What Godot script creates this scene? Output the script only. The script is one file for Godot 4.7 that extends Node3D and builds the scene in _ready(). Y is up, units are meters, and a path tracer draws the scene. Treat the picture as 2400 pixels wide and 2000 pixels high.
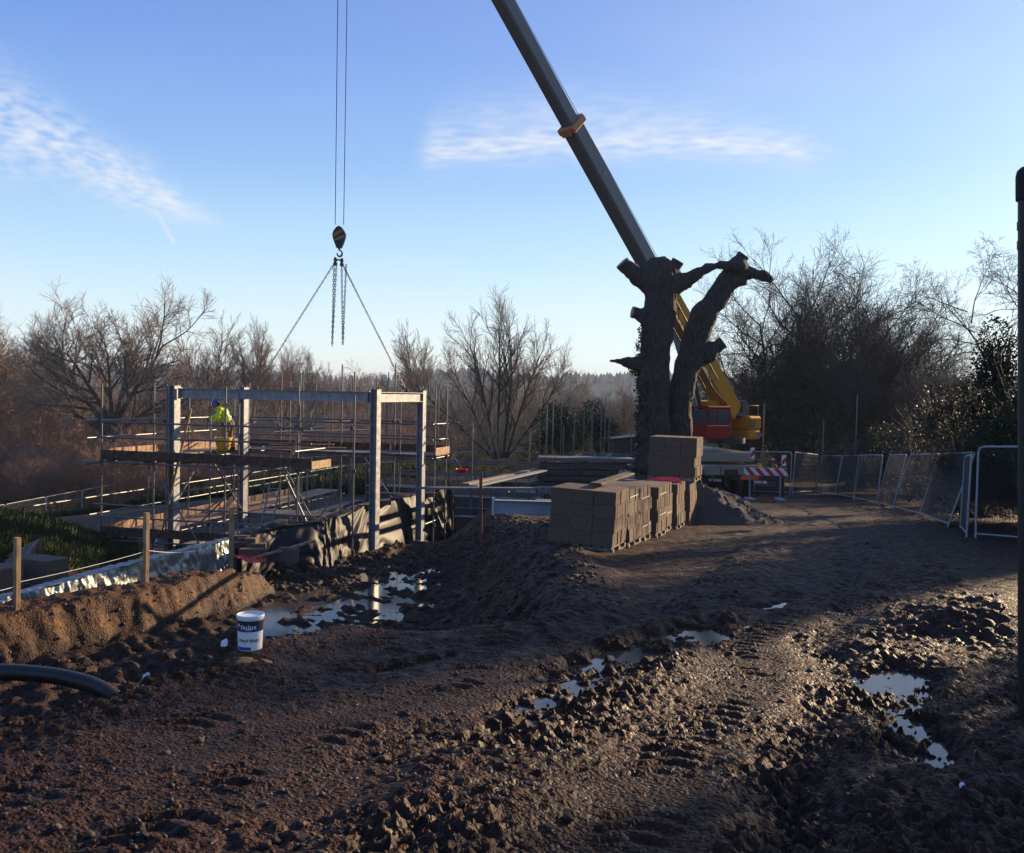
extends Node3D
# A winter building site seen from the top of its muddy access track. The eye is the origin; y up, metres; d = -z.

const F := 2246.04
var eye: Basis
var M := {}
var used := {}
var n_big := FastNoiseLite.new()
var n_mid := FastNoiseLite.new()
var n_clod := FastNoiseLite.new()
var n_coarse := FastNoiseLite.new()
var n_cell := FastNoiseLite.new()
var n_fine := FastNoiseLite.new()
var n_warp := FastNoiseLite.new()
var pit: PackedVector2Array = [Vector2(-9, 3.4), Vector2(-3.5, 5.4), Vector2(-2.7, 6.1), Vector2(-2.35, 7.1), Vector2(-2.0, 8.2), Vector2(-1.4, 8.5),
	Vector2(-0.6, 8.6), Vector2(0.1, 9.1), Vector2(0.6, 10), Vector2(0.75, 13), Vector2(0.5, 16), Vector2(0.1, 20), Vector2(-0.3, 24), Vector2(-0.6, 28.5),
	Vector2(1.5, 33), Vector2(2, 46), Vector2(-4, 56), Vector2(-30, 58), Vector2(-20, 20), Vector2(-14, 8)]
var bank: PackedVector2Array = [Vector2(-13, 9.0), Vector2(-9.6, 12.4), Vector2(-7.9, 14.5), Vector2(-6.5, 16.9), Vector2(-5.45, 19.4)]
# building axes: A to the right, B to the back, from the front left scaffold corner
const O := Vector3(-10.72, 0, -25)
const AX := Vector3(0.97, 0, 0.2425)
const BX := Vector3(0.2425, 0, -0.97)

# ---------------------------------------------------------------- helpers
func at(px: float, py: float, d: float) -> Vector3:
	var v := eye * Vector3((px - 1200.0) / F, (1000.0 - py) / F, -1.0)
	return v * (d / -v.z)

func fr(a: float, b: float, y: float) -> Vector3:
	return O + AX * a + BX * b + Vector3.UP * y

func lin(r: float, g: float, b: float) -> Color:
	return Color(r, g, b).linear_to_srgb()

func mat(called: String, r: float, g: float, b: float, rough := 0.8, metal := 0.0) -> StandardMaterial3D:
	var m := StandardMaterial3D.new()
	m.resource_name = called
	m.albedo_color = lin(r, g, b)
	m.roughness = rough
	m.metallic = metal
	M[called] = m
	return m

func noise(freq: float, oct: int, sd: int, type := FastNoiseLite.TYPE_SIMPLEX_SMOOTH) -> FastNoiseLite:
	var n := FastNoiseLite.new()
	n.noise_type = type
	n.frequency = freq
	n.fractal_octaves = oct
	n.fractal_type = FastNoiseLite.FRACTAL_FBM if oct > 1 else FastNoiseLite.FRACTAL_NONE
	n.seed = sd
	return n

func ntex(size: int, freq: float, oct: int, lo: float, hi: float, sd: int, type := FastNoiseLite.TYPE_SIMPLEX_SMOOTH, power := 1.0) -> ImageTexture:
	var im := noise(freq, oct, sd, type).get_seamless_image(size, size)
	im.convert(Image.FORMAT_L8)
	var b := im.get_data()
	var lut := PackedByteArray()
	for k in 256:
		lut.append(int(clampf(lo + (hi - lo) * pow(k / 255.0, power), 0, 1) * 255))
	for k in b.size():
		b[k] = lut[b[k]]
	im = Image.create_from_data(size, size, false, Image.FORMAT_L8, b)
	im.convert(Image.FORMAT_RGB8)
	return ImageTexture.create_from_image(im)

func tri(m: StandardMaterial3D, sx: float, sy := 0.0, sz := 0.0, world := false) -> void:
	m.uv1_triplanar = true
	m.uv1_world_triplanar = world
	m.uv1_scale = Vector3(sx, sy if sy > 0.0 else sx, sz if sz > 0.0 else sx)

func numbered(called: String) -> String:
	if not used.has(called):
		used[called] = 0
		return called
	used[called] += 1
	return "%s_%03d" % [called, used[called]]

func tag(o: Node3D, label: String, category: String, group := "", kind := "") -> Node3D:
	o.set_meta("label", label)
	if kind == "":
		o.set_meta("category", category)
	else:
		o.set_meta("kind", kind)
		if category != "":
			o.set_meta("category", category)
	if group != "":
		o.set_meta("group", group)
	return o

func thing(called: String, label: String, category: String, pos := Vector3.ZERO, group := "") -> Node3D:
	var o := Node3D.new()
	o.name = numbered(called)
	add_child(o)
	o.position = pos
	return tag(o, label, category, group)

func put(called: String, mesh: Mesh, m: Material, parent: Node3D = null, xf := Transform3D.IDENTITY) -> MeshInstance3D:
	var o := MeshInstance3D.new()
	o.mesh = mesh
	o.material_override = m
	if parent == null:
		o.name = numbered(called)
		add_child(o)
	else:
		var k := 0
		var nm := called
		var key := "%d/%s" % [parent.get_instance_id(), called]
		if used.has(key):
			used[key] += 1
			nm = "%s_%03d" % [called, used[key]]
		else:
			used[key] = k
		o.name = nm
		parent.add_child(o, true)
	o.transform = xf
	return o

class MB:
	var v := PackedVector3Array()
	var n := PackedVector3Array()
	var c := PackedColorArray()
	var uv := PackedVector2Array()
	var i := PackedInt32Array()
	var col := Color.WHITE
	var colored := false
	func quad(a: Vector3, b: Vector3, e: Vector3, f: Vector3) -> void:
		var nn := (e - a).cross(b - a).normalized()
		quadn(a, b, e, f, nn)
	func quadn(a: Vector3, b: Vector3, e: Vector3, f: Vector3, nn: Vector3) -> void:
		var k := v.size()
		v.append_array([a, b, e, f])
		n.append_array([nn, nn, nn, nn])
		if colored:
			c.append_array([col, col, col, col])
		i.append_array([k, k + 1, k + 2, k, k + 2, k + 3])
	func tri(a: Vector3, b: Vector3, e: Vector3) -> void:
		var nn := (e - a).cross(b - a).normalized()
		var k := v.size()
		v.append_array([a, b, e])
		n.append_array([nn, nn, nn])
		if colored:
			c.append_array([col, col, col])
		i.append_array([k, k + 1, k + 2])
	func face(p: Vector3, u: Vector3, w: Vector3) -> void:
		quad(p - u - w, p - u + w, p + u + w, p + u - w)
	func box(p: Vector3, s: Vector3, b := Basis.IDENTITY, bev := 0.0) -> void:
		var x := b.x * s.x * 0.5
		var y := b.y * s.y * 0.5
		var z := b.z * s.z * 0.5
		if bev <= 0.0:
			face(p + z, x, y); face(p - z, y, x); face(p + x, y, z); face(p - x, z, y); face(p + y, z, x); face(p - y, x, z)
			return
		var q := minf(bev, minf(s.x, minf(s.y, s.z)) * 0.4)
		var xi := b.x * (s.x * 0.5 - q)
		var yi := b.y * (s.y * 0.5 - q)
		var zi := b.z * (s.z * 0.5 - q)
		face(p + z, xi, yi); face(p - z, yi, xi); face(p + x, yi, zi); face(p - x, zi, yi); face(p + y, zi, xi); face(p - y, xi, zi)
		for sa in [-1.0, 1.0]:
			for sb in [-1.0, 1.0]:
				strip(p + x * sa + yi * sb, p + xi * sa + y * sb, zi, x * sa + y * sb)
				strip(p + y * sa + zi * sb, p + yi * sa + z * sb, xi, y * sa + z * sb)
				strip(p + z * sa + xi * sb, p + zi * sa + x * sb, yi, z * sa + x * sb)
				for sc in [-1.0, 1.0]:
					out3(p + x * sa + yi * sb + zi * sc, p + xi * sa + y * sb + zi * sc, p + xi * sa + yi * sb + z * sc, x * sa + y * sb + z * sc)
	func strip(a: Vector3, b: Vector3, h: Vector3, o: Vector3) -> void:
		if ((b + h) - (a - h)).cross((a + h) - (a - h)).dot(o) > 0.0:
			quad(a - h, a + h, b + h, b - h)
		else:
			quad(a - h, b - h, b + h, a + h)
	func out3(a: Vector3, b: Vector3, e: Vector3, o: Vector3) -> void:
		if (e - a).cross(b - a).dot(o) > 0.0:
			tri(a, b, e)
		else:
			tri(a, e, b)
	func bar(a: Vector3, b: Vector3, w: float, h: float, up := Vector3.UP, bev := 0.0) -> void:
		var t := (b - a).normalized()
		var x := up.cross(t).normalized()
		var y := t.cross(x)
		box((a + b) * 0.5, Vector3(w, h, (b - a).length()), Basis(x, y, t), bev)
	func tube(pts: PackedVector3Array, rad: PackedFloat32Array, sides := 6, cap := true) -> void:
		var u := Vector3.ZERO
		var k0 := v.size()
		var m := pts.size()
		for j in m:
			var t := (pts[mini(j + 1, m - 1)] - pts[maxi(j - 1, 0)]).normalized()
			if u == Vector3.ZERO:
				u = t.cross(Vector3(0.31, 0.17, 0.93) if absf(t.z) < 0.9 else Vector3.RIGHT).normalized()
			u = (u - t * u.dot(t)).normalized()
			var w := t.cross(u)
			for s in sides:
				var an := TAU * s / sides
				var nn := u * cos(an) + w * sin(an)
				v.append(pts[j] + nn * rad[j])
				n.append(nn)
				if colored:
					c.append(col)
		for j in m - 1:
			for s in sides:
				var a := k0 + j * sides + s
				var b := k0 + j * sides + (s + 1) % sides
				i.append_array([a, a + sides, b + sides, a, b + sides, b])
		if cap:
			for e in [0, m - 1]:
				var t2: Vector3 = (pts[m - 1] - pts[m - 2]).normalized() if e > 0 else (pts[0] - pts[1]).normalized()
				var k := v.size()
				v.append(pts[e])
				n.append(t2)
				if colored:
					c.append(col)
				for s in sides:
					v.append(v[k0 + e * sides + s])
					n.append(t2)
					if colored:
						c.append(col)
				for s in sides:
					var a := k + 1 + s
					var b := k + 1 + (s + 1) % sides
					if e > 0:
						i.append_array([k, b, a])
					else:
						i.append_array([k, a, b])
	func rod(a: Vector3, b: Vector3, r: float, sides := 8) -> void:
		tube([a, b], [r, r], sides)
	func lathe(p: Vector3, prof: PackedVector2Array, sides := 24, b := Basis.IDENTITY) -> void:
		var k0 := v.size()
		var m := prof.size()
		for j in m:
			var t := (prof[mini(j + 1, m - 1)] - prof[maxi(j - 1, 0)]).normalized()
			for s in sides + 1:
				var an := TAU * s / sides
				var o := Vector3(cos(an), 0, sin(an))
				v.append(p + b * (o * prof[j].x + Vector3.UP * prof[j].y))
				n.append((b * (o * t.y - Vector3.UP * t.x)).normalized())
				uv.append(Vector2(float(s) / sides, 1.0 - float(j) / (m - 1)))
				if colored:
					c.append(col)
		for j in m - 1:
			for s in sides:
				var a := k0 + j * (sides + 1) + s
				var e := a + sides + 1
				i.append_array([a, a + 1, e + 1, a, e + 1, e])
	func ellipsoid(p: Vector3, r: Vector3, b := Basis.IDENTITY, rings := 8, sides := 12) -> void:
		var k0 := v.size()
		for j in rings + 1:
			var la := PI * (float(j) / rings - 0.5)
			for s in sides + 1:
				var an := TAU * s / sides
				var o := Vector3(cos(an) * cos(la), sin(la), sin(an) * cos(la))
				v.append(p + b * (o * r))
				n.append((b * (o / r)).normalized())
				if colored:
					c.append(col)
		for j in rings:
			for s in sides:
				var a := k0 + j * (sides + 1) + s
				var e := a + sides + 1
				i.append_array([a, a + 1, e + 1, a, e + 1, e])
	func mesh() -> ArrayMesh:
		var arr := []
		arr.resize(Mesh.ARRAY_MAX)
		arr[Mesh.ARRAY_VERTEX] = v
		arr[Mesh.ARRAY_NORMAL] = n
		if colored and c.size() == v.size():
			arr[Mesh.ARRAY_COLOR] = c
		if uv.size() == v.size():
			arr[Mesh.ARRAY_TEX_UV] = uv
		arr[Mesh.ARRAY_INDEX] = i
		var am := ArrayMesh.new()
		am.add_surface_from_arrays(Mesh.PRIMITIVE_TRIANGLES, arr)
		return am

func one_box(s: Vector3, bev := 0.0) -> ArrayMesh:
	var b := MB.new()
	b.box(Vector3.ZERO, s, Basis.IDENTITY, bev)
	return b.mesh()

# places a unit z-long shape so that it runs from a to b
func along(a: Vector3, b: Vector3, w: float, h: float, up := Vector3.UP) -> Transform3D:
	var t := (b - a)
	var l := t.length()
	t /= l
	if absf(t.dot(up)) > 0.99:
		up = Vector3.FORWARD
	var x := up.cross(t).normalized()
	var y := t.cross(x)
	return Transform3D(Basis(x * w, y * h, t * l), (a + b) * 0.5)

# union of tapered capsules, smoothly joined, meshed with surface nets
func blob(bones: Array, cell: float, k: float, nz: FastNoiseLite = null, amp := 0.0) -> ArrayMesh:
	var lo := Vector3.INF
	var hi := -Vector3.INF
	for b in bones:
		for e in 2:
			var r: float = b[2 + e] + k + cell * 3.0 + amp
			lo = lo.min(b[e] - Vector3.ONE * r)
			hi = hi.max(b[e] + Vector3.ONE * r)
	var nx := int((hi.x - lo.x) / cell) + 2
	var ny := int((hi.y - lo.y) / cell) + 2
	var nzz := int((hi.z - lo.z) / cell) + 2
	var f := PackedFloat32Array()
	f.resize(nx * ny * nzz)
	f.fill(1000.0)
	for b in bones:
		var a: Vector3 = b[0]
		var ab: Vector3 = b[1] - a
		var l2 := maxf(ab.length_squared(), 1e-9)
		var ra: float = b[2]
		var rb: float = b[3]
		var mg := maxf(ra, rb) + k + cell * 2.5 + amp
		var p0 := (a.min(b[1]) - Vector3.ONE * mg - lo) / cell
		var p1 := (a.max(b[1]) + Vector3.ONE * mg - lo) / cell
		for x in range(maxi(0, int(p0.x)), mini(nx, int(p1.x) + 1)):
			for y in range(maxi(0, int(p0.y)), mini(ny, int(p1.y) + 1)):
				var q := (x * ny + y) * nzz
				for z in range(maxi(0, int(p0.z)), mini(nzz, int(p1.z) + 1)):
					var p := lo + Vector3(x, y, z) * cell
					var t := clampf((p - a).dot(ab) / l2, 0.0, 1.0)
					var dd := (p - a - ab * t).length() - lerpf(ra, rb, t)
					if dd < mg and amp > 0.0:
						dd += (nz.get_noise_3dv(p) + 0.8 * nz.get_noise_3d(p.x * 4.0, p.y * 0.8, p.z * 4.0)) * amp
					var g := f[q + z]
					var h := maxf(k - absf(g - dd), 0.0) / k
					f[q + z] = minf(g, dd) - h * h * k * 0.25
	var ids := PackedInt32Array()
	ids.resize(nx * ny * nzz)
	ids.fill(-1)
	var vv := PackedVector3Array()
	var lim := cell * 2.0
	var offs := [0, 1, nzz, nzz + 1, ny * nzz, ny * nzz + 1, ny * nzz + nzz, ny * nzz + nzz + 1]
	for x in nx - 1:
		for y in ny - 1:
			for z in nzz - 1:
				var q := (x * ny + y) * nzz + z
				if absf(f[q]) > lim:
					continue
				var w := PackedFloat32Array()
				var neg := 0
				for e in 8:
					w.append(f[q + offs[e]])
					if w[e] < 0.0:
						neg += 1
				if neg == 0 or neg == 8:
					continue
				var s := Vector3.ZERO
				var cnt := 0
				for e in 8:
					for bit in [1, 2, 4]:
						var e2: int = e | bit
						if e2 != e and (w[e] < 0.0) != (w[e2] < 0.0):
							var t := w[e] / (w[e] - w[e2])
							var pa := Vector3(e >> 2 & 1, e >> 1 & 1, e & 1)
							var pb := Vector3(e2 >> 2 & 1, e2 >> 1 & 1, e2 & 1)
							s += pa.lerp(pb, t)
							cnt += 1
				ids[q] = vv.size()
				vv.append(lo + (Vector3(x, y, z) + s / cnt) * cell)
	var idx := PackedInt32Array()
	var sx := ny * nzz
	var sy := nzz
	for x in range(1, nx - 1):
		for y in range(1, ny - 1):
			for z in range(1, nzz - 1):
				var q := (x * ny + y) * nzz + z
				if absf(f[q]) > lim:
					continue
				var inside := f[q] < 0.0
				for ax in 3:
					var st: int = [sx, sy, 1][ax]
					if (f[q + st] < 0.0) == inside:
						continue
					var u: int = [sy, 1, sx][ax]
					var w: int = [1, sx, sy][ax]
					var c0 := ids[q - u - w]
					var c1 := ids[q - u]
					var c2 := ids[q]
					var c3 := ids[q - w]
					if c0 < 0 or c1 < 0 or c2 < 0 or c3 < 0:
						continue
					if inside:
						idx.append_array([c0, c1, c2, c0, c2, c3])
					else:
						idx.append_array([c0, c2, c1, c0, c3, c2])
	var nn := PackedVector3Array()
	nn.resize(vv.size())
	for t in range(0, idx.size(), 3):
		var a := vv[idx[t]]
		var g := (vv[idx[t + 2]] - a).cross(vv[idx[t + 1]] - a)
		for e in 3:
			nn[idx[t + e]] += g
	for t in nn.size():
		nn[t] = nn[t].normalized()
	var b2 := MB.new()
	b2.v = vv
	b2.n = nn
	b2.i = idx
	return b2.mesh()

# ---------------------------------------------------------------- the lie of the land
func inside_pit(p: Vector2) -> float:
	var best := 1e9
	var inn := false
	var m := pit.size()
	var j := m - 1
	for k in m:
		var a := pit[j]
		var b := pit[k]
		var ab := b - a
		var t := clampf((p - a).dot(ab) / ab.length_squared(), 0.0, 1.0)
		best = minf(best, (p - a - ab * t).length_squared())
		if (a.y > p.y) != (b.y > p.y) and p.x < (b.x - a.x) * (p.y - a.y) / (b.y - a.y) + a.x:
			inn = not inn
		j = k
	return sqrt(best) * (1.0 if inn else -1.0)

func line_dist(p: Vector2, l: PackedVector2Array) -> float:
	var best := 1e9
	for k in l.size() - 1:
		var ab := l[k + 1] - l[k]
		var t := clampf((p - l[k]).dot(ab) / ab.length_squared(), 0.0, 1.0)
		best = minf(best, (p - l[k] - ab * t).length_squared())
	return sqrt(best)

func wall_x(d: float) -> float:
	if d < 15.6: return -7.75 - (15.6 - d) * 0.6
	if d < 21.0: return lerpf(-7.75, -6.05, (d - 15.6) / 5.4)
	if d < 24.5: return lerpf(-6.05, -3.4, (d - 21.0) / 3.5)
	return lerpf(-3.4, -1.6, minf((d - 24.5) / 3.5, 1.0))

func bump(x: float, lo: float, hi: float, soft: float) -> float:
	return smoothstep(lo - soft, lo + soft, x) * (1.0 - smoothstep(hi - soft, hi + soft, x))

# pools in the ruts: x, d, half width, half depth, label
const POOLS := [[1.3, 8.3, 0.85, 0.42, "puddle lying in the wet strip left of the lit ridge"], [0.55, 6.75, 0.5, 0.28, "small puddle in the strip nearer the camera"], [0.1, 5.75, 0.36, 0.2, "smallest puddle of the wet strip"], [2.8, 6.9, 0.42, 0.4, "glinting puddle among the clods on the right"],
	[2.42, 5.6, 0.2, 0.4, "narrow bright puddle in the right-hand rut"], [-0.75, 7.4, 0.26, 0.14, "thin sheen of water on the dark lane"], [2.85, 10.6, 0.32, 0.16, "small pale puddle far up the track"]]
# [height, colour, how cloddy]
var g_col := Color.BLACK
func ground(x: float, d: float, fine := true) -> float:
	var p := Vector2(x, d)
	var h := -1.58 - 0.064 * minf(d, 60.0)
	h -= 3.6 * smoothstep(-9.0, -28.0, x) * smoothstep(24.0, 60.0, d)
	if d > 60.0:
		h += (d - 60.0) * 0.006 * smoothstep(60.0, 400.0, d)
	var big := n_big.get_noise_2d(x, d)
	var mid := n_mid.get_noise_2d(x, d)
	var clod := 0.35
	var on_bank := 0.0
	var amp := 0.035
	var col := Color(0.072, 0.047, 0.033)
	if d > 62.0 or absf(x) > 40.0:
		var f := Color(0.05, 0.052, 0.024).lerp(Color(0.065, 0.05, 0.03), smoothstep(-0.3, 0.4, big))
		g_col = f
		return h + big * 0.3
	var green := maxf(smoothstep(-11.0, -13.5, x) * smoothstep(14.0, 18.0, d), smoothstep(46.0, 56.0, d) * smoothstep(6.0, 0.0, x))
	var warm := Color(0.09, 0.051, 0.035)
	var s := inside_pit(p) + mid * 0.1 + n_warp.get_noise_2d(x, d) * 0.16
	var k := smoothstep(-0.2, 1.35 + 0.35 * smoothstep(9.5, 12.0, d), s)
	# the track, its ruts and ridges
	var u := x - (-0.9 + 0.375 * d) + n_warp.get_noise_2d(d * 0.6, 7.0) * 0.25
	var outside := 1.0 - k
	if k < 1.0:
		var near := 1.0 - smoothstep(13.0, 22.0, d)
		var lane := bump(u, -0.38, 0.32, 0.2)
		var ridge := bump(u, -1.25, -0.42, 0.28)
		var wet := bump(u, -1.8, -1.25, 0.2)
		var lane2 := bump(u, -3.3, -1.85, 0.3)
		var rut := bump(u, 0.42, 0.85, 0.2)
		var rough := bump(u, 0.95, 2.3, 0.2)
		h += near * outside * (-0.04 * lane + 0.05 * ridge - 0.05 * wet - 0.04 * lane2 - 0.07 * rut + 0.02 * rough)
		amp = lerpf(amp, 0.017 + 0.006 * lane + 0.022 * ridge + 0.008 * wet + 0.022 * rut + 0.024 * rough, near * outside)
		amp = lerpf(amp, 0.016, maxf(lane2, lane) * near * outside * 0.8)
		clod = lerpf(0.45, 1.0, maxf(ridge, maxf(rough, rut)))
		col = col.lerp(warm, 0.45 + 0.4 * mid)
		# left of the lanes: the rough shoulder of the mound
		var sh := smoothstep(-3.2, -4.0, u) * (1.0 - smoothstep(10.0, 16.0, d))
		amp = lerpf(amp, 0.036, sh)
		clod = lerpf(clod, 1.0, sh)
		h += sh * (-0.04 + 0.14 * big)
		amp *= 0.55 + 0.75 * smoothstep(-0.35, 0.35, n_warp.get_noise_2d(x * 0.8 + 90.0, d * 0.8))
		# heaped lip along the pit
		h += outside * (0.05 + 0.05 * smoothstep(8.0, 8.6, d)) * exp(-pow((s + 0.35) / 0.35, 2.0))
		# a bald spoil hump beside the right-hand fence
		h += 0.3 * exp(-pow((x - 4.6) / 1.1, 2.0) - pow((d - 9.2) / 0.8, 2.0))
		if d > 13.0:
			amp = lerpf(amp, 0.03, smoothstep(13.0, 22.0, d))
	if k > 0.0:
		var wx := wall_x(d)
		var far_side := smoothstep(wx - 0.05, wx - 0.5, x)
		var floor_h := -4.12 - 0.58 * far_side * smoothstep(18.0, 25.0, d) + 0.52 * far_side * (1.0 - smoothstep(16.5, 22.0, d)) + 0.08 * (1.0 - far_side) * (1.0 - smoothstep(14.2, 16.2, d))
		floor_h -= 3.6 * smoothstep(-9.0, -28.0, x) * smoothstep(24.0, 60.0, d)
		floor_h += (mid * 0.09 + big * 0.05) * (1.0 - far_side)
		floor_h -= 0.05 * exp(-pow((x + 4.3) / 1.0, 2.0) - pow((d - 18.4) / 2.2, 2.0)) + 0.045 * exp(-pow((x + 2.2) / 1.4, 2.0) - pow((d - 20.5) / 3.0, 2.0))
		floor_h += (1.0 - far_side) * (0.07 * n_warp.get_noise_2d(x * 2.2, d * 2.2) + 0.1 * smoothstep(22.5, 24.0, d) * smoothstep(-6.0, -3.0, x) - 0.42 * smoothstep(25.0, 28.5, d))
		h = lerpf(h, floor_h, k)
		col = col.lerp(Color(0.085, 0.06, 0.038), k)
		amp = lerpf(amp, 0.06 - 0.02 * far_side, k * k)
		amp += 0.02 * k * (1.0 - k) * 4.0
		amp *= 1.0 - 0.8 * clampf(k * (1.0 - k) * 5.0, 0, 1) * smoothstep(-3.0, -1.5, x) * smoothstep(8.5, 10.0, d)
		clod = lerpf(clod, 0.85, k)
		var q := line_dist(p, bank) + mid * 0.14
		var crest := -3.42 - 0.02 * (d - 14.0) - 0.25 * smoothstep(18.2, 19.6, d) + 0.06 * big
		var bh := crest - maxf(0.0, q - 0.42) * 1.6
		if bh > h:
			var e := smoothstep(0.0, 0.3, bh - h)
			h = bh
			on_bank = e
			amp = lerpf(amp, 0.085, e)
			clod = 1.0
			col = col.lerp(Color(0.17, 0.115, 0.068).lerp(Color(0.28, 0.19, 0.105), smoothstep(0.05, 0.45, n_warp.get_noise_2d(x * 1.3 + 40.0, d * 1.3))), e)
	# grassy mound behind the foil wall
	var gm := exp(-pow((x + 12.6) / 2.6, 2.0) - pow((d - 23.0) / 3.2, 2.0))
	h += 1.35 * gm
	green = clampf(maxf(green, smoothstep(0.15, 0.4, gm)), 0.0, 1.0)
	col = col.lerp(Color(0.035, 0.04, 0.018), green)
	amp *= 1.0 - 0.6 * green
	for q in POOLS:
		var e := Vector2((x - q[0]) / q[2], (d - q[1] - (x - q[0])) / q[3]).length()
		if e < 1.7:
			var t := smoothstep(1.65, 0.75, e)
			h = lerpf(h, -1.58 - 0.064 * q[1] - 0.095 + mid * 0.03, t)
			amp = lerpf(amp, 0.055, t)
			clod = lerpf(clod, 0.9, t)
			h += t * (0.04 * n_warp.get_noise_2d(x * 5.0, d * 5.0) + 0.03 * n_mid.get_noise_2d(x * 4.0, d * 4.0))
	if fine and k < 0.5 and d < 12.0:
		# tyre lugs pressed into the smooth lanes
		for c in [-0.03, -2.05, -3.0]:
			var w := 1.0 - smoothstep(0.16, 0.24, absf(u - c))
			if w > 0.0:
				h += w * outside * 0.011 * clampf(2.5 * sin(TAU * (d / 0.145 + absf(u - c) * 3.2 + 0.3 * mid)), -1, 1) * smoothstep(-0.5, 0.1, mid + big)
	if fine and k > 0.6 and d < 21.0:
		var qd := line_dist(p, bank)
		var along := x * 0.51 + d * 0.86
		for c in [1.55, 2.75]:
			var w := 1.0 - smoothstep(0.22, 0.34, absf(qd - c))
			if w > 0.0 and x > -9.0 + (d - 12.0) * 0.3:
				h += w * (0.032 * clampf(2.2 * sin(TAU * (along / 0.34 + (qd - c) * 1.1)), -1, 1) - 0.03)
				amp *= 1.0 - 0.5 * w
	if fine:
		var a := 1.0
		if d > 30.0:
			a = 1.0 - smoothstep(30.0, 60.0, d)
		var hug := h * 0.9 * (1.0 - 2.0 * on_bank) if d > 7.0 and d < 30.0 else 0.0
		var fi := n_fine.get_noise_2d(x + hug, d) if d < 10.0 else 0.0
		if d > 5.0:
			fi = lerpf(fi, n_coarse.get_noise_2d(x + hug, d), smoothstep(5.0, 10.0, d))
		var cx := x + hug + mid * 0.1 + fi * 0.02
		var cy := d + big * 0.1 - fi * 0.02
		var lump := smoothstep(0.0, 0.85, n_clod.get_noise_2d(cx, cy) + 1.0) * (0.8 + 0.3 * n_cell.get_noise_2d(cx, cy))
		if d > 9.0:
			var big_lump := smoothstep(0.0, 0.85, n_clod.get_noise_2d(cx * 0.4 + 3.0, cy * 0.4) + 1.0) * (0.8 + 0.3 * n_cell.get_noise_2d(cx * 0.4 + 3.0, cy * 0.4))
			lump = lerpf(lump, big_lump, 0.85 * smoothstep(9.0, 18.0, d))
		var lump2 := smoothstep(0.0, 0.85, n_clod.get_noise_2d(cx * 2.6 + 7.0, cy * 2.6) + 1.0) * (0.8 + 0.3 * n_cell.get_noise_2d(cx * 2.6 + 7.0, cy * 2.6))
		var nearby := 1.0 - 0.75 * smoothstep(9.0, 20.0, d)
		h += a * amp * (clod * (lump * 1.0 + lump2 * 0.75 * (1.0 - smoothstep(6.0, 11.0, d)) - 0.8 + 0.3 * smoothstep(6.0, 11.0, d)) + mid * 0.8 + fi * 0.85 * nearby)
		var tone := 0.85 + 0.3 * fi + 0.25 * mid
		col = Color(col.r * tone, col.g * tone, col.b * tone)
	g_col = col
	return h

func on(x: float, d: float, up := 0.0) -> Vector3:
	return Vector3(x, ground(x, d, false) + up, -d)

func axis(knots: Array) -> PackedFloat32Array:
	# knots: [position, spacing there]; steps change smoothly between them
	var o := PackedFloat32Array()
	var x: float = knots[0][0]
	var k := 0
	while x < knots[-1][0]:
		o.append(x)
		while k < knots.size() - 2 and x >= knots[k + 1][0]:
			k += 1
		var t := clampf((x - knots[k][0]) / (knots[k + 1][0] - knots[k][0]), 0, 1)
		x += lerpf(knots[k][1], knots[k + 1][1], t)
	o.append(knots[-1][0])
	return o

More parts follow.
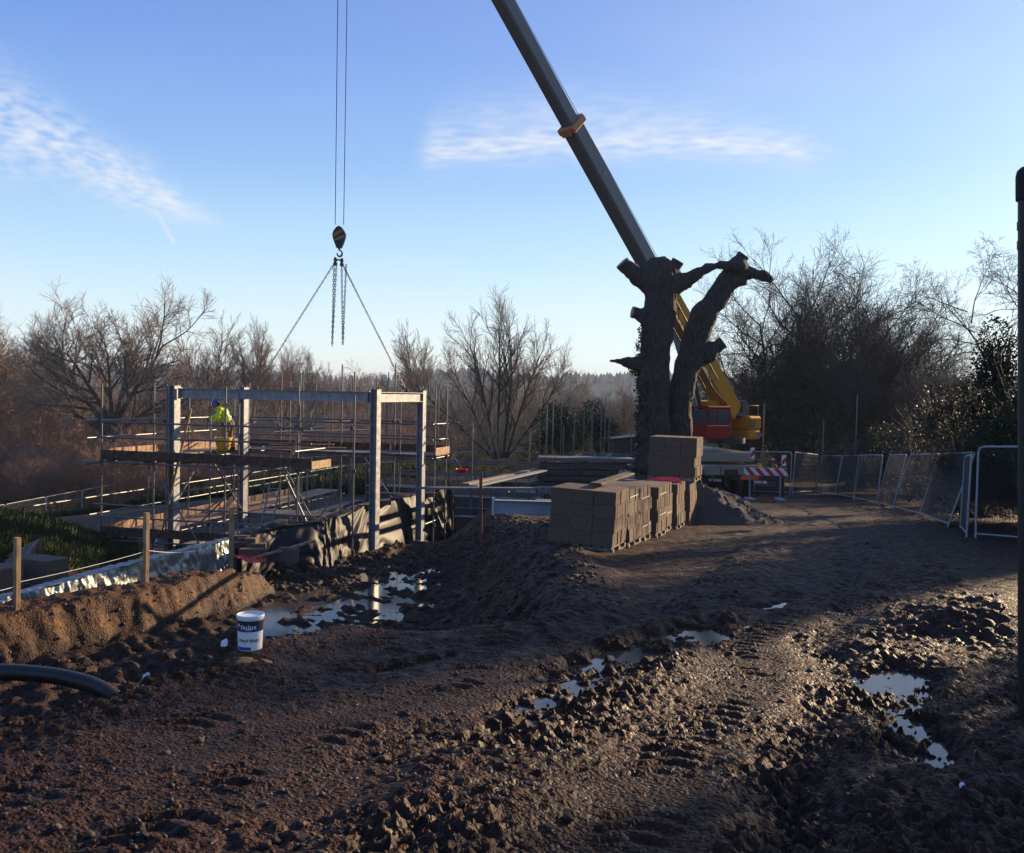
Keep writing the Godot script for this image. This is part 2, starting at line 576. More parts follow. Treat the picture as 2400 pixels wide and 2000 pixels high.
func make_ground() -> void:
	var xs := axis([[-2600.0, 500.0], [-300.0, 40.0], [-50.0, 3.0], [-17.0, 0.3], [-8.0, 0.06], [-4.0, 0.032], [-2.5, 0.021], [3.0, 0.021], [5.0, 0.04], [9.0, 0.1], [20.0, 0.5], [50.0, 3.0], [300.0, 40.0], [2600.0, 500.0]])
	var ds := axis([[-60.0, 8.0], [-4.0, 1.0], [2.6, 0.06], [3.2, 0.021], [7.0, 0.028], [12.0, 0.042], [20.0, 0.062], [28.0, 0.12], [40.0, 0.4], [60.0, 1.5], [120.0, 8.0], [500.0, 60.0], [3000.0, 400.0]])
	var w := xs.size()
	var hgt := ds.size()
	print("ground ", w, " x ", hgt)
	var v := PackedVector3Array()
	var n := PackedVector3Array()
	var c := PackedColorArray()
	v.resize(w * hgt)
	n.resize(w * hgt)
	c.resize(w * hgt)
	for j in hgt:
		var d := ds[j]
		for k in w:
			var y := ground(xs[k], d)
			v[j * w + k] = Vector3(xs[k], y, -d)
			c[j * w + k] = g_col
	var idx := PackedInt32Array()
	idx.resize((w - 1) * (hgt - 1) * 6)
	var q := 0
	for j in hgt:
		var j0 := maxi(j - 1, 0) * w
		var j1 := mini(j + 1, hgt - 1) * w
		for k in w:
			n[j * w + k] = (v[j * w + mini(k + 1, w - 1)] - v[j * w + maxi(k - 1, 0)]).cross(v[j1 + k] - v[j0 + k]).normalized()
			if j < hgt - 1 and k < w - 1:
				var a := j * w + k
				idx[q] = a; idx[q + 1] = a + w; idx[q + 2] = a + w + 1; idx[q + 3] = a; idx[q + 4] = a + w + 1; idx[q + 5] = a + 1
				q += 6
	var b := MB.new()
	b.v = v; b.n = n; b.c = c; b.i = idx; b.colored = true
	var am := b.mesh()
	var far := PackedInt32Array()
	var near := PackedInt32Array()
	for t in range(0, idx.size(), 3):
		var p := v[idx[t]]
		if -p.z > 62.0 or absf(p.x) > 40.0:
			far.append_array([idx[t], idx[t + 1], idx[t + 2]])
		else:
			near.append_array([idx[t], idx[t + 1], idx[t + 2]])
	am = ArrayMesh.new()
	for part in [near, far]:
		b.i = part
		var one := b.mesh()
		am.add_surface_from_arrays(Mesh.PRIMITIVE_TRIANGLES, one.surface_get_arrays(0))
	am.surface_set_material(0, M.mud)
	am.surface_set_material(1, M.far_ground)
	var g := put("ground", am, null)
	tag(g, "churned brown mud of the building site with ruts, banks and puddles", "", "", "structure")

# ---------------------------------------------------------------- light and air
const EXPO := 2.2
const SUN_AZ := 46.0
const SUN_EL := 14.0
func sun_dir() -> Vector3:
	var a := deg_to_rad(SUN_AZ)
	var e := deg_to_rad(SUN_EL)
	return Vector3(sin(a) * cos(e), sin(e), -cos(a) * cos(e))

func sky_color(el: float, ang: float) -> Color:
	var st := [[0.0, 1.0, 1.0, 0.86], [1.5, 0.92, 1.0, 0.94], [4.0, 0.74, 0.93, 1.02], [8.0, 0.48, 0.74, 0.99], [13.0, 0.255, 0.49, 0.90], [19.0, 0.155, 0.33, 0.80], [26.0, 0.095, 0.22, 0.67], [45.0, 0.09, 0.20, 0.54], [90.0, 0.06, 0.14, 0.42]]
	var c := Color(0.74, 0.80, 0.76)
	for k in st.size() - 1:
		if el >= st[k][0]:
			var t: float = clampf((el - st[k][0]) / (st[k + 1][0] - st[k][0]), 0, 1)
			c = Color(lerpf(st[k][1], st[k + 1][1], t), lerpf(st[k][2], st[k + 1][2], t), lerpf(st[k][3], st[k + 1][3], t))
	var g := 0.72 * exp(-ang / 25.0) + 0.9 * exp(-ang / 7.0)
	return Color(c.r + g * 0.86, c.g + g * 0.95, c.b + g * 0.80) * (1.0 / EXPO)

func make_sky() -> ImageTexture:
	var w := 256 + 32
	var h := 128
	var sd := sun_dir()
	var im := Image.create(w, h, false, Image.FORMAT_RGBF)
	for y in h:
		for x in w:
			var el := 90.0 - (y + 0.5) / h * 180.0
			var az := (x - 16 + 0.5) / 256.0 * TAU
			var e := deg_to_rad(el)
			var dr := Vector3(sin(az) * cos(e), sin(e), -cos(az) * cos(e))
			im.set_pixel(x, y, sky_color(maxf(el, 0.0), rad_to_deg(dr.angle_to(sd))))
	im.resize(4608, 2048, Image.INTERPOLATE_CUBIC)
	im = im.get_region(Rect2i(256, 0, 4096, 2048))
	var n1 := noise(0.9, 4, 5)
	var n2 := noise(3.2, 3, 6)
	var inv := eye.inverse()
	for y in range(690, 1024):
		var el := deg_to_rad(90.0 - (y + 0.5) / 2048.0 * 180.0)
		for xx in range(-400, 420):
			var x := posmod(xx, 4096)
			var az := (xx + 0.5) / 4096.0 * TAU
			var dr := inv * Vector3(sin(az) * cos(el), sin(el), -cos(az) * cos(el))
			if dr.z > -0.2:
				continue
			var p := Vector2(1200 - F * dr.x / dr.z, 1000 + F * dr.y / dr.z)
			var q := p / 100.0
			var wob := n1.get_noise_2d(q.x * 0.5, q.y * 0.5) * 26.0
			var a := 0.0
			# long streak coming down from the left
			var t := p.x / 570.0
			if t > -1.2 and t < 1.0:
				var cy := 278.0 + p.x * 0.478
				var off := p.y - cy + wob
				var half := lerpf(108.0, 20.0, clampf(t, 0, 1))
				var rip := 0.60 + 0.75 * n2.get_noise_2d(q.x * 0.5 + q.y * 0.15, q.y * 2.2 - q.x * 0.4) + 0.5 * n1.get_noise_2d(q.x * 1.3, q.y * 2.4)
				a += exp(-pow(off / half, 2.0) * 1.1) * rip * smoothstep(1.0, 0.72, t) * 0.68
			# leaf-shaped veil behind the boom
			var t2 := (p.x - 960.0) / 1060.0
			if t2 > 0.0 and t2 < 1.0:
				var cy2 := 352.0 - 24.0 * sin(t2 * PI)
				var up := 118.0 * pow(sin(pow(t2, 0.55) * PI), 0.8)
				var off2 := p.y - cy2 + wob * 0.6
				var prof := exp(-pow(off2 / (up * 0.85 if off2 < 0.0 else 50.0), 2.0))
				var st := 0.6 + 0.65 * n2.get_noise_2d(q.x * 0.30, q.y * 2.2) + 0.3 * n1.get_noise_2d(q.x, q.y * 3.0)
				a += prof * st * smoothstep(0.0, 0.06, t2) * smoothstep(1.0, 0.8, t2) * (0.55 + 0.30 * exp(-pow((off2 - 8.0) / 24.0, 2.0)))
			# faint bars low down and high haze on the right
			a += 0.10 * exp(-pow((p.y - 734.0 + (p.x - 1450) * 0.01) / 4.0, 2.0)) * bump(p.x, 1340, 1560, 50)
			a += 0.10 * exp(-pow((p.y - 762.0) / 7.0, 2.0)) * bump(p.x, 915, 1030, 30)
			a += 0.09 * exp(-pow((p.y - 735.0) / 5.0, 2.0)) * bump(p.x, 660, 780, 40)
			a += 0.06 * exp(-pow((p.y - 620.0) / 16.0, 2.0)) * bump(p.x, 860, 1060, 50)
			a += maxf(0.0, 0.16 * n1.get_noise_2d(q.x * 0.13 + 3.0, q.y * 0.35) + 0.05) * smoothstep(1100.0, 2300.0, p.x)
			# short vapour trail
			var ab := Vector2(44, 76)
			var tt := clampf((p - Vector2(363, 492)).dot(ab) / ab.length_squared(), 0, 1)
			a += 0.7 * (0.3 + 0.7 * tt) * exp(-pow((p - Vector2(363, 492) - ab * tt).length() / 3.4, 2.0))
			if a > 0.002:
				a = clampf(a, 0.0, 0.8)
				im.set_pixel(x, y, im.get_pixel(x, y).lerp(Color(0.93, 0.93, 0.99) * (1.0 / EXPO), a))
	return ImageTexture.create_from_image(im)

func make_materials() -> void:
	var t_grain := ntex(512, 0.02, 5, 0.55, 1.0, 1)
	var t_fine := ntex(512, 0.06, 4, 0.0, 1.0, 2)
	var t_soft := ntex(256, 0.015, 4, 0.65, 1.0, 3)
	var t_rough := ntex(512, 0.012, 4, 0.42, 1.0, 4, FastNoiseLite.TYPE_SIMPLEX_SMOOTH, 0.9)
	var t_streak := ntex(256, 0.03, 3, 0.5, 1.0, 7)
	var m := mat("mud", 1.15, 1.15, 1.15, 0.9)
	m.albedo_color = lin(0.80, 0.57, 0.45)
	m.vertex_color_use_as_albedo = true
	m.albedo_texture = t_grain
	m.roughness_texture = t_rough
	m.roughness = 0.88
	m.metallic_specular = 0.26
	m.heightmap_enabled = true
	m.heightmap_texture = t_fine
	m.heightmap_scale = 2.2
	tri(m, 0.9, 0.9, 0.9, true)
	m = mat("far_ground", 0.8, 0.8, 0.8, 1.0)
	m.metallic_specular = 0.0
	m.vertex_color_use_as_albedo = true
	m.albedo_texture = t_soft
	tri(m, 0.05, 0.05, 0.05, true)
	m = mat("clod", 0.1, 0.064, 0.038, 0.85)
	m.albedo_texture = t_grain
	tri(m, 2.0)
	m = mat("puddle", 0.06, 0.046, 0.034, 0.1)
	m.metallic_specular = 0.42
	mat("steel_tube", 0.22, 0.22, 0.22, 0.42, 0.55).albedo_texture = t_soft
	tri(M.steel_tube, 2.0)
	mat("fitting", 0.06, 0.055, 0.05, 0.6, 0.4)
	m = mat("steel_frame", 0.36, 0.38, 0.40, 0.55, 0.1)
	m.albedo_texture = t_soft
	m.roughness_texture = t_soft
	tri(m, 1.2)
	m = mat("board", 0.52, 0.30, 0.165, 0.8)
	m.albedo_texture = t_streak
	tri(m, 0.6)
	m = mat("board_old", 0.15, 0.08, 0.048, 0.85)
	m.albedo_texture = t_streak
	tri(m, 0.6)
	m = mat("board_pale", 0.36, 0.27, 0.21, 0.8)
	m.albedo_texture = t_streak
	tri(m, 0.6)
	m = mat("new_timber", 0.56, 0.36, 0.175, 0.75)
	m.albedo_texture = t_streak
	tri(m, 1.3, 0.4, 1.3)
	for k in 4:
		var f: float = [1.0, 0.93, 1.06, 0.97][k]
		m = mat("block%d" % k, 0.225 * f, 0.152 * f, 0.106 * f, 0.92)
		m.albedo_texture = t_grain
		m.heightmap_enabled = true
		m.heightmap_texture = t_fine
		m.heightmap_scale = 0.6
		tri(m, 2.5)
	m = mat("concrete", 0.26, 0.255, 0.25, 0.85)
	m.albedo_texture = t_grain
	tri(m, 1.0)
	m = mat("concrete_dark", 0.11, 0.104, 0.098, 0.9)
	m.albedo_texture = t_grain
	tri(m, 1.0)
	m = mat("black_sheet", 0.013, 0.013, 0.015, 0.58)
	m.metallic_specular = 0.34
	m = mat("foil", 0.30, 0.31, 0.28, 0.45, 0.7)
	m = mat("galvanised", 0.42, 0.45, 0.48, 0.45, 0.3)
	m.albedo_texture = t_soft
	tri(m, 2.0)
	mat("wire", 0.07, 0.075, 0.085, 0.5, 0.4)
	mat("chain", 0.16, 0.15, 0.14, 0.45, 0.6)
	m = mat("bark", 0.135, 0.115, 0.095, 0.95)
	m.albedo_texture = t_streak
	m.heightmap_enabled = true
	m.heightmap_texture = t_fine
	m.heightmap_scale = 9.0
	tri(m, 1.6, 0.35, 1.6)
	m = mat("cut_wood", 0.34, 0.25, 0.16, 0.9)
	mat("twig_red", 0.2, 0.118, 0.085, 0.85)
	mat("twig_brown", 0.17, 0.12, 0.09, 0.85)
	mat("twig_grey", 0.19, 0.15, 0.115, 0.85)
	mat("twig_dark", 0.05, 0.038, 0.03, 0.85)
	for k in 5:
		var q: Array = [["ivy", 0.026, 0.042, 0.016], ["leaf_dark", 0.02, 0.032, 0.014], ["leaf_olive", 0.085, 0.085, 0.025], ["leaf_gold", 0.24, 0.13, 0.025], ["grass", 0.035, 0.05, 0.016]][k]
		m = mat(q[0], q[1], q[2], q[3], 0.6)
		m.metallic_specular = 0.25
		m.backlight = lin(q[1] * 2.0, q[2] * 2.2, q[3] * 1.2)
		m.cull_mode = BaseMaterial3D.CULL_DISABLED
	mat("crane_yellow", 0.5, 0.21, 0.014, 0.65).metallic_specular = 0.25
	mat("crane_red", 0.24, 0.012, 0.011, 0.7).metallic_specular = 0.2
	m = mat("boom_grey", 0.105, 0.108, 0.115, 0.5, 0.1)
	mat("dark_metal", 0.022, 0.022, 0.024, 0.5, 0.3)
	mat("orange_collar", 0.42, 0.16, 0.06, 0.6)
	mat("cream", 0.22, 0.2, 0.16, 0.5)
	m = mat("glass", 0.03, 0.04, 0.06, 0.08)
	mat("rubber", 0.016, 0.016, 0.017, 0.85)
	mat("white_paint", 0.78, 0.78, 0.77, 0.5)
	mat("red_paint", 0.55, 0.025, 0.03, 0.4)
	mat("red_plastic", 0.62, 0.02, 0.025, 0.3)
	mat("orange_plastic", 0.62, 0.12, 0.03, 0.45)
	mat("yellow_plastic", 0.72, 0.40, 0.03, 0.45)
	mat("blue_plastic", 0.02, 0.07, 0.36, 0.35)
	mat("navy", 0.012, 0.018, 0.05, 0.45)
	mat("hi_vis", 0.62, 0.78, 0.02, 0.7)
	mat("silver_tape", 0.6, 0.6, 0.6, 0.35, 0.3)
	mat("dark_cloth", 0.022, 0.022, 0.026, 0.9)
	mat("brown_cloth", 0.17, 0.105, 0.066, 0.9)
	mat("skin", 0.34, 0.19, 0.13, 0.6)
	m = mat("pipe_black", 0.028, 0.027, 0.026, 0.5)
	m.roughness_texture = t_soft
	m.albedo_texture = t_grain
	tri(m, 1.6)
	m = mat("gravel", 0.15, 0.128, 0.105, 0.9)
	m.albedo_texture = t_grain
	m.heightmap_enabled = true
	m.heightmap_texture = t_fine
	m.heightmap_scale = 4.0
	tri(m, 1.5)
	m = mat("sand", 0.42, 0.255, 0.095, 0.95)
	m.albedo_texture = t_soft
	tri(m, 4.0)
	m = mat("far_field", 0.07, 0.075, 0.04, 1.0)
	m.metallic_specular = 0.0
	m.albedo_texture = t_soft
	tri(m, 0.01, 0.01, 0.01, true)
	mat("far_wood", 0.045, 0.042, 0.03, 1.0)
	mat("fence_tube", 0.32, 0.35, 0.37, 0.5, 0.0)
	mat("primer", 0.36, 0.38, 0.40, 0.5, 0.1)
	mat("rust", 0.16, 0.06, 0.03, 0.8)
	mat("strap", 0.75, 0.78, 0.76, 0.35)
	mat("blue_sheet", 0.06, 0.2, 0.4, 0.5)

# ---------------------------------------------------------------- plants
func rv(rng: RandomNumberGenerator) -> Vector3:
	return Vector3(rng.randf_range(-1, 1), rng.randf_range(-1, 1), rng.randf_range(-1, 1))

# o: n (children per level), ang, ratio, up (per level), wig, sides
func grow(low: MB, high: MB, rng: RandomNumberGenerator, p: Vector3, dr: Vector3, L: float, r: float, lev: int, o: Dictionary) -> void:
	var last: bool = lev >= o.n.size()
	var segs: int = 3 if last else [7, 6, 5, 4, 3, 3][lev]
	var pts := PackedVector3Array([p])
	var rad := PackedFloat32Array([r])
	var d := dr
	var tip: float = o.get("tip", 0.35)
	for s in segs:
		d = (d + rv(rng) * o.wig * (1.0 if lev > 0 else 0.5) + Vector3.UP * o.up[mini(lev, o.up.size() - 1)]).normalized()
		p += d * L / segs
		pts.append(p)
		rad.append(lerpf(r, r * tip, float(s + 1) / segs))
	var mb := low if lev < o.get("split", 2) else high
	mb.tube(pts, rad, [8, 6, 5, 4, 3, 3][mini(lev, 5)], false)
	if last:
		return
	var cnt: int = o.n[lev]
	for k in cnt:
		var t := lerpf(o.start[mini(lev, o.start.size() - 1)], 1.0, (k + rng.randf_range(0.2, 0.9)) / cnt)
		var f := t * segs
		var j := mini(int(f), segs - 1)
		var cp := pts[j].lerp(pts[j + 1], f - j)
		var td := (pts[j + 1] - pts[j]).normalized()
		var side := td.cross(rv(rng)).normalized()
		var an: float = o.ang[mini(lev, o.ang.size() - 1)] * rng.randf_range(0.6, 1.3)
		var nd := (td * cos(an) + side * sin(an)).normalized()
		var rr := minf(lerpf(rad[j], rad[j + 1], f - j) * 0.72, r * o.get("rr", 0.6))
		var rt: float = o.ratio[mini(lev, o.ratio.size() - 1)]
		grow(low, high, rng, cp, nd, L * rt * rng.randf_range(0.65, 1.15) * (1.15 - 0.35 * t), maxf(rr, o.get("rmin", 0.008)), lev + 1, o)

func tree_mesh(sd: int, stems: Array, o: Dictionary) -> Array:
	var rng := RandomNumberGenerator.new()
	rng.seed = sd
	var low := MB.new()
	var high := MB.new()
	for s in stems:
		grow(low, high, rng, s[0], (s[1] as Vector3).normalized(), s[2], s[3], 0, o)
	return [low.mesh(), high.mesh()]

func leaves(mb: MB, rng: RandomNumberGenerator, c: Vector3, r: Vector3, cnt: int, size: float, shell := 0.5, nz: FastNoiseLite = null) -> void:
	for k in cnt:
		var q := rv(rng)
		while q.length_squared() > 1.0 or q.length_squared() < 0.01:
			q = rv(rng)
		q = q.normalized() * pow(q.length(), shell)
		if nz:
			q *= 1.0 + 0.35 * nz.get_noise_3dv(q * 2.0 + c)
			if nz.get_noise_3dv((c + q * r) * 1.7) < -0.28:
				continue
		var p := c + q * r
		var u := rv(rng).normalized()
		var w := u.cross(rv(rng)).normalized()
		var s := size * rng.randf_range(0.6, 1.4)
		mb.quad(p - u * s * 0.5, p + w * s * 0.32 + u * 0.05 * s, p + u * s * 0.6, p - w * s * 0.32 + u * 0.05 * s)

func place_tree(called: String, label: String, meshes: Array, wood: Material, twig: Material, pos: Vector3, sc: float, turn: float, group := "", squash := 1.0) -> Node3D:
	var t := thing(called, label, "tree", pos, group)
	t.rotation.y = turn
	t.scale = Vector3(sc * squash, sc, sc * squash)
	put("trunk", meshes[0], wood, t)
	put("crown", meshes[1], twig, t)
	return t

func make_trees() -> void:
	# bare crowns: wide oak-like, upright poplar-like, many-stemmed willow, brushy thicket tree, fine upright crown
	var wide := tree_mesh(11, [[Vector3(0, -0.3, 0), Vector3(-0.1, 1, 0.05), 2.4, 0.36], [Vector3(0, 1.6, 0), Vector3(-0.75, 0.8, 0.1), 6.0, 0.19], [Vector3(0, 1.8, 0), Vector3(0.5, 1, -0.1), 6.3, 0.2],
		[Vector3(0, 1.7, 0), Vector3(-0.15, 1, 0.5), 6.0, 0.17], [Vector3(0, 1.7, 0), Vector3(0.1, 0.9, -0.6), 5.6, 0.16], [Vector3(0, 1.4, 0), Vector3(-1.0, 0.42, -0.1), 5.6, 0.14], [Vector3(0, 1.4, 0), Vector3(1.0, 0.45, 0.2), 5.2, 0.14], [Vector3(0, 1.9, 0), Vector3(-0.12, 1, -0.05), 4.9, 0.15]],
		{"n": [8, 7, 6, 5], "ang": [0.75, 0.75, 0.7, 0.7], "ratio": [0.62, 0.62, 0.6, 0.62], "up": [0.03, 0.06, 0.05, 0.04], "wig": 0.2, "start": [0.25, 0.15, 0.15], "rmin": 0.013, "rr": 0.5})
	var upright := tree_mesh(23, [[Vector3(0, -0.3, 0), Vector3(0.02, 1, 0), 8.0, 0.1], [Vector3(0.1, 0.4, 0), Vector3(0.28, 1, 0.1), 6.5, 0.075], [Vector3(-0.1, 0.5, 0), Vector3(-0.3, 1, -0.1), 6.6, 0.075]],
		{"n": [16, 7, 7], "rr": 0.5, "ang": [0.55, 0.6, 0.6], "ratio": [0.42, 0.5, 0.5], "up": [0.02, 0.1, 0.06, 0.04], "wig": 0.18, "start": [0.2, 0.15, 0.15], "rmin": 0.011})
	var willow := tree_mesh(37, [[Vector3(-0.2, -0.3, 0), Vector3(-0.30, 1, 0.1), 6.6, 0.1], [Vector3(0.0, -0.3, 0.1), Vector3(-0.12, 1, 0.2), 7.0, 0.1], [Vector3(0.2, -0.3, 0), Vector3(0.16, 1, 0), 7.0, 0.1], [Vector3(0.3, -0.3, 0), Vector3(0.42, 1, -0.1), 6.4, 0.09],
		[Vector3(0.4, -0.3, -0.1), Vector3(0.72, 0.85, 0.1), 5.6, 0.075], [Vector3(-0.4, -0.3, -0.1), Vector3(-0.85, 0.8, 0.0), 6.2, 0.08], [Vector3(-0.3, -0.3, -0.2), Vector3(-0.5, 0.9, -0.35), 6.2, 0.075], [Vector3(0.1, -0.3, -0.2), Vector3(0.3, 0.9, -0.45), 6.0, 0.075]],
		{"n": [15, 8, 7], "rr": 0.45, "ang": [0.55, 0.6, 0.65], "ratio": [0.4, 0.5, 0.55], "up": [0.01, 0.08, 0.06, 0.04], "wig": 0.19, "start": [0.28, 0.15, 0.15], "rmin": 0.009})
	var brush := tree_mesh(41, [[Vector3(0, -0.3, 0), Vector3(0.05, 1, 0), 5.0, 0.08], [Vector3(0.4, -0.3, 0.2), Vector3(0.35, 1, 0.2), 4.6, 0.06], [Vector3(-0.4, -0.3, 0.1), Vector3(-0.4, 1, -0.1), 4.6, 0.06], [Vector3(0.1, -0.3, -0.3), Vector3(0.1, 1, -0.5), 4.6, 0.06], [Vector3(-0.2, -0.3, 0.4), Vector3(-0.2, 1, 0.5), 4.4, 0.06]],
		{"n": [11, 7, 7], "rr": 0.45, "ang": [0.6, 0.7, 0.7], "ratio": [0.45, 0.58, 0.6], "up": [0.02, 0.06, 0.03, 0.02], "wig": 0.22, "start": [0.1, 0.1, 0.1], "rmin": 0.011})
	var t: Node3D
	place_tree("oak_tree", "large bare spreading tree with a forked dark trunk left of the scaffold", wide, M.bark, M.twig_grey, at(262, 1070, 80), 1.3, 0.0)
	# bare trees standing along the left skyline
	var row := [
		[485, 1000, 86, "upright", 1.02, 0.3, "bare upright tree behind the standing worker, left of a twin"], [590, 985, 84, "willow", 0.95, 1.0, "bare round-topped tree behind the steel beam where the left chain ends"],
		[660, 1010, 92, "willow", 0.92, 2.2, "smaller bare tree behind the beam, right of the round-topped one"], [395, 1040, 100, "upright", 1.05, 1.9, "thin bare birch-like tree between the oak and the twin trees"],
		[430, 1040, 96, "brush", 1.25, 0.5, "low brown bare tree beside the steel column on the left"], [330, 1050, 100, "brush", 1.35, 2.5, "reddish bare thicket tree right of the big oak trunk"],
		[140, 1060, 98, "brush", 1.75, 1.2, "reddish bare thicket tree left of the big oak trunk"], [50, 1060, 92, "upright", 1.3, 0.9, "tall bare tree nearest the left picture edge"], [10, 1080, 84, "brush", 1.75, 3.0, "dense brown bare tree at the left picture edge"],
		[90, 1100, 82, "brush", 1.5, 4.0, "dense brown bare tree behind the left mesh fence"], [210, 1085, 104, "brush", 1.6, 5.0, "bare brown tree directly behind the oak trunk"], [720, 1000, 110, "willow", 0.95, 0.4, "drooping bare willow behind the middle of the beam"],
		[770, 1000, 140, "brush", 1.2, 0.7, "low rounded bare tree far behind the tall columns"], [845, 1000, 130, "brush", 1.35, 1.7, "low bare tree far behind the double columns"], [930, 990, 100, "brush", 0.95, 2.7, "sparse bare tree far behind the rightmost column"],
		[985, 985, 70, "upright", 0.72, 4.4, "thin slanting bare tree right of the steel frame"], [-60, 1080, 88, "wide", 1.3, 2.0, "spreading bare tree half out of view on the left"]]
	var kinds := {"upright": upright, "willow": willow, "brush": brush, "wide": wide}
	for q in row:
		place_tree("bare_tree", q[6], kinds[q[3]], M.twig_brown, M.twig_red if q[3] == "brush" else M.twig_brown, at(q[0], q[1], q[2]), q[4], q[5], "bare trees along the left skyline")
	place_tree("willow_tree", "bare many-stemmed tree standing alone right of the steel frame", willow, M.bark, M.twig_grey, at(1172, 1062, 60), 1.08, 0.1)
	place_tree("bare_tree", "low bare shrubby tree left of the many-stemmed tree's foot", brush, M.twig_brown, M.twig_brown, at(1050, 1060, 66), 0.72, 0.8)
	place_tree("bare_tree", "pale bare scrub tree between the evergreen bushes and the dead trunk", brush, M.twig_brown, M.twig_grey, at(1465, 1050, 70), 0.8, 1.8)
	place_tree("bare_tree", "faint round crown on the skyline right of the many-stemmed tree", brush, M.twig_brown, M.twig_brown, at(1335, 985, 170), 1.5, 2.8)
	place_tree("bare_tree", "low brown scrub tree behind the many-stemmed tree", brush, M.twig_brown, M.twig_brown, at(1120, 1010, 100), 0.9, 3.8)
	place_tree("bare_tree", "low brown scrub tree behind the evergreen bushes", brush, M.twig_brown, M.twig_brown, at(1250, 1010, 110), 0.9, 4.8)
	# undergrowth on the left, far too much of it to count
	var mm := MultiMesh.new()
	mm.transform_format = MultiMesh.TRANSFORM_3D
	mm.mesh = brush[1]
	var rng := RandomNumberGenerator.new()
	rng.seed = 77
	mm.instance_count = 210
	for k in 210:
		var d := rng.randf_range(68, 118)
		var px := rng.randf_range(-160, 980) if k < 95 else rng.randf_range(560, 1060) if k > 150 else rng.randf_range(-160, 330)
		var p := at(px, 1100, d)
		p.y = ground(p.x, d, false)
		var s := rng.randf_range(0.6, 0.95) * (1.0 if px < 500 else 0.72 * d / 100.0)
		mm.set_instance_transform(k, Transform3D(Basis(Vector3.UP, rng.randf() * TAU).scaled(Vector3(s * 1.3, s, s * 1.3)), p))
	var th := MultiMeshInstance3D.new()
	th.multimesh = mm
	th.material_override = M.twig_red
	th.name = "undergrowth"
	add_child(th)
	tag(th, "reddish brown bare thicket filling the valley behind the scaffold", "", "", "stuff")

	# right side: ivy-clad trees against the light
	var fine := tree_mesh(53, [[Vector3(0, -0.3, 0), Vector3(0.0, 1, 0), 7.0, 0.14], [Vector3(0.3, 0, 0), Vector3(0.3, 1, 0.1), 6.6, 0.10], [Vector3(-0.3, 0, 0), Vector3(-0.34, 1, -0.1), 6.4, 0.10], [Vector3(0, 0, 0.3), Vector3(0.05, 1, 0.45), 6.2, 0.09], [Vector3(0, 0, -0.3), Vector3(0.15, 1, -0.45), 6.2, 0.09], [Vector3(0.3, 0.4, 0), Vector3(0.8, 0.9, 0.1), 5.0, 0.08], [Vector3(-0.3, 0.4, 0), Vector3(-0.8, 0.9, 0.1), 4.8, 0.07]],
		{"n": [14, 8, 7, 4], "rr": 0.45, "ang": [0.7, 0.75, 0.75, 0.7], "ratio": [0.5, 0.56, 0.55, 0.6], "up": [0.02, 0.06, 0.04, 0.03, 0.03], "wig": 0.18, "start": [0.25, 0.15, 0.15], "rmin": 0.007})
	var thorn := tree_mesh(59, [[Vector3(0, 0, 0), Vector3(-0.42, 1, 0.1), 3.6, 0.05], [Vector3(-0.75, 1.7, 0.1), Vector3(-1, 0.55, 0.1), 3.2, 0.032], [Vector3(-0.9, 2.1, 0.1), Vector3(0.35, 1, -0.2), 2.6, 0.03], [Vector3(-1.1, 2.6, 0.1), Vector3(-1.0, 0.25, -0.2), 2.6, 0.026], [Vector3(-0.5, 1.2, 0.1), Vector3(1, 0.8, 0.1), 3.0, 0.03], [Vector3(-0.3, 0.8, 0.1), Vector3(-1, 0.1, 0.3), 2.6, 0.024]],
		{"n": [5, 5, 5, 4], "ang": [0.7, 0.75, 0.8, 0.8], "ratio": [0.55, 0.55, 0.5, 0.5], "up": [0.0, 0.0, -0.02, -0.03], "wig": 0.28, "start": [0.3, 0.2, 0.15], "rmin": 0.005})
	var lfz := noise(0.9, 2, 90)
	rng.seed = 99
	# [px, base y, d, scale, turn, ivy height share, label]
	var rt := [[1855, 1065, 67, 1.72, 0.2, 0.6, "tallest bare tree with an ivy-clad middle behind the crane"], [1745, 1065, 72, 0.95, 2.0, 0.35, "slender bare tree seen through the forked dead trunk's right side"], [2010, 1080, 60, 1.4, 1.1, 0.45, "bare bushy tree in the middle of the right-hand thicket"],
		[2105, 1080, 64, 1.25, 3.0, 0.3, "bare tree whose twigs lean right over the sunlit gap"], [2240, 1100, 52, 0.8, 4.1, 0.5, "low bare tree below the thorny branches"]]
	for q in rt:
		var p := at(q[0], q[1], q[2])
		p.y = ground(p.x, q[2], false)
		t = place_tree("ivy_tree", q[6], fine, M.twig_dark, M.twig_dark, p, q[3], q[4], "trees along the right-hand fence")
		var mb := MB.new()
		for k in 34:
			var a := rng.randf() * TAU
			var hh := rng.randf_range(0.3, 8.6 * q[5])
			var rr := rng.randf_range(0.1, 0.55 + 0.22 * hh)
			leaves(mb, rng, Vector3(cos(a) * rr, hh, sin(a) * rr), Vector3(0.7, 0.9, 0.7), 330, 0.12, 0.6, lfz)
		put("ivy", mb.mesh(), M.ivy, t).set_meta("kind", "stuff")
	t = place_tree("thorn_tree", "thorny bare tree with crooked thin branches near the right edge", thorn, M.twig_dark, M.twig_dark, at(2318, 870, 29), 0.68, 0.0)
	t = place_tree("thorn_tree", "thorny bare tree cut off by the dark post", thorn, M.twig_dark, M.twig_dark, at(2450, 880, 26), 0.72, 0.6)

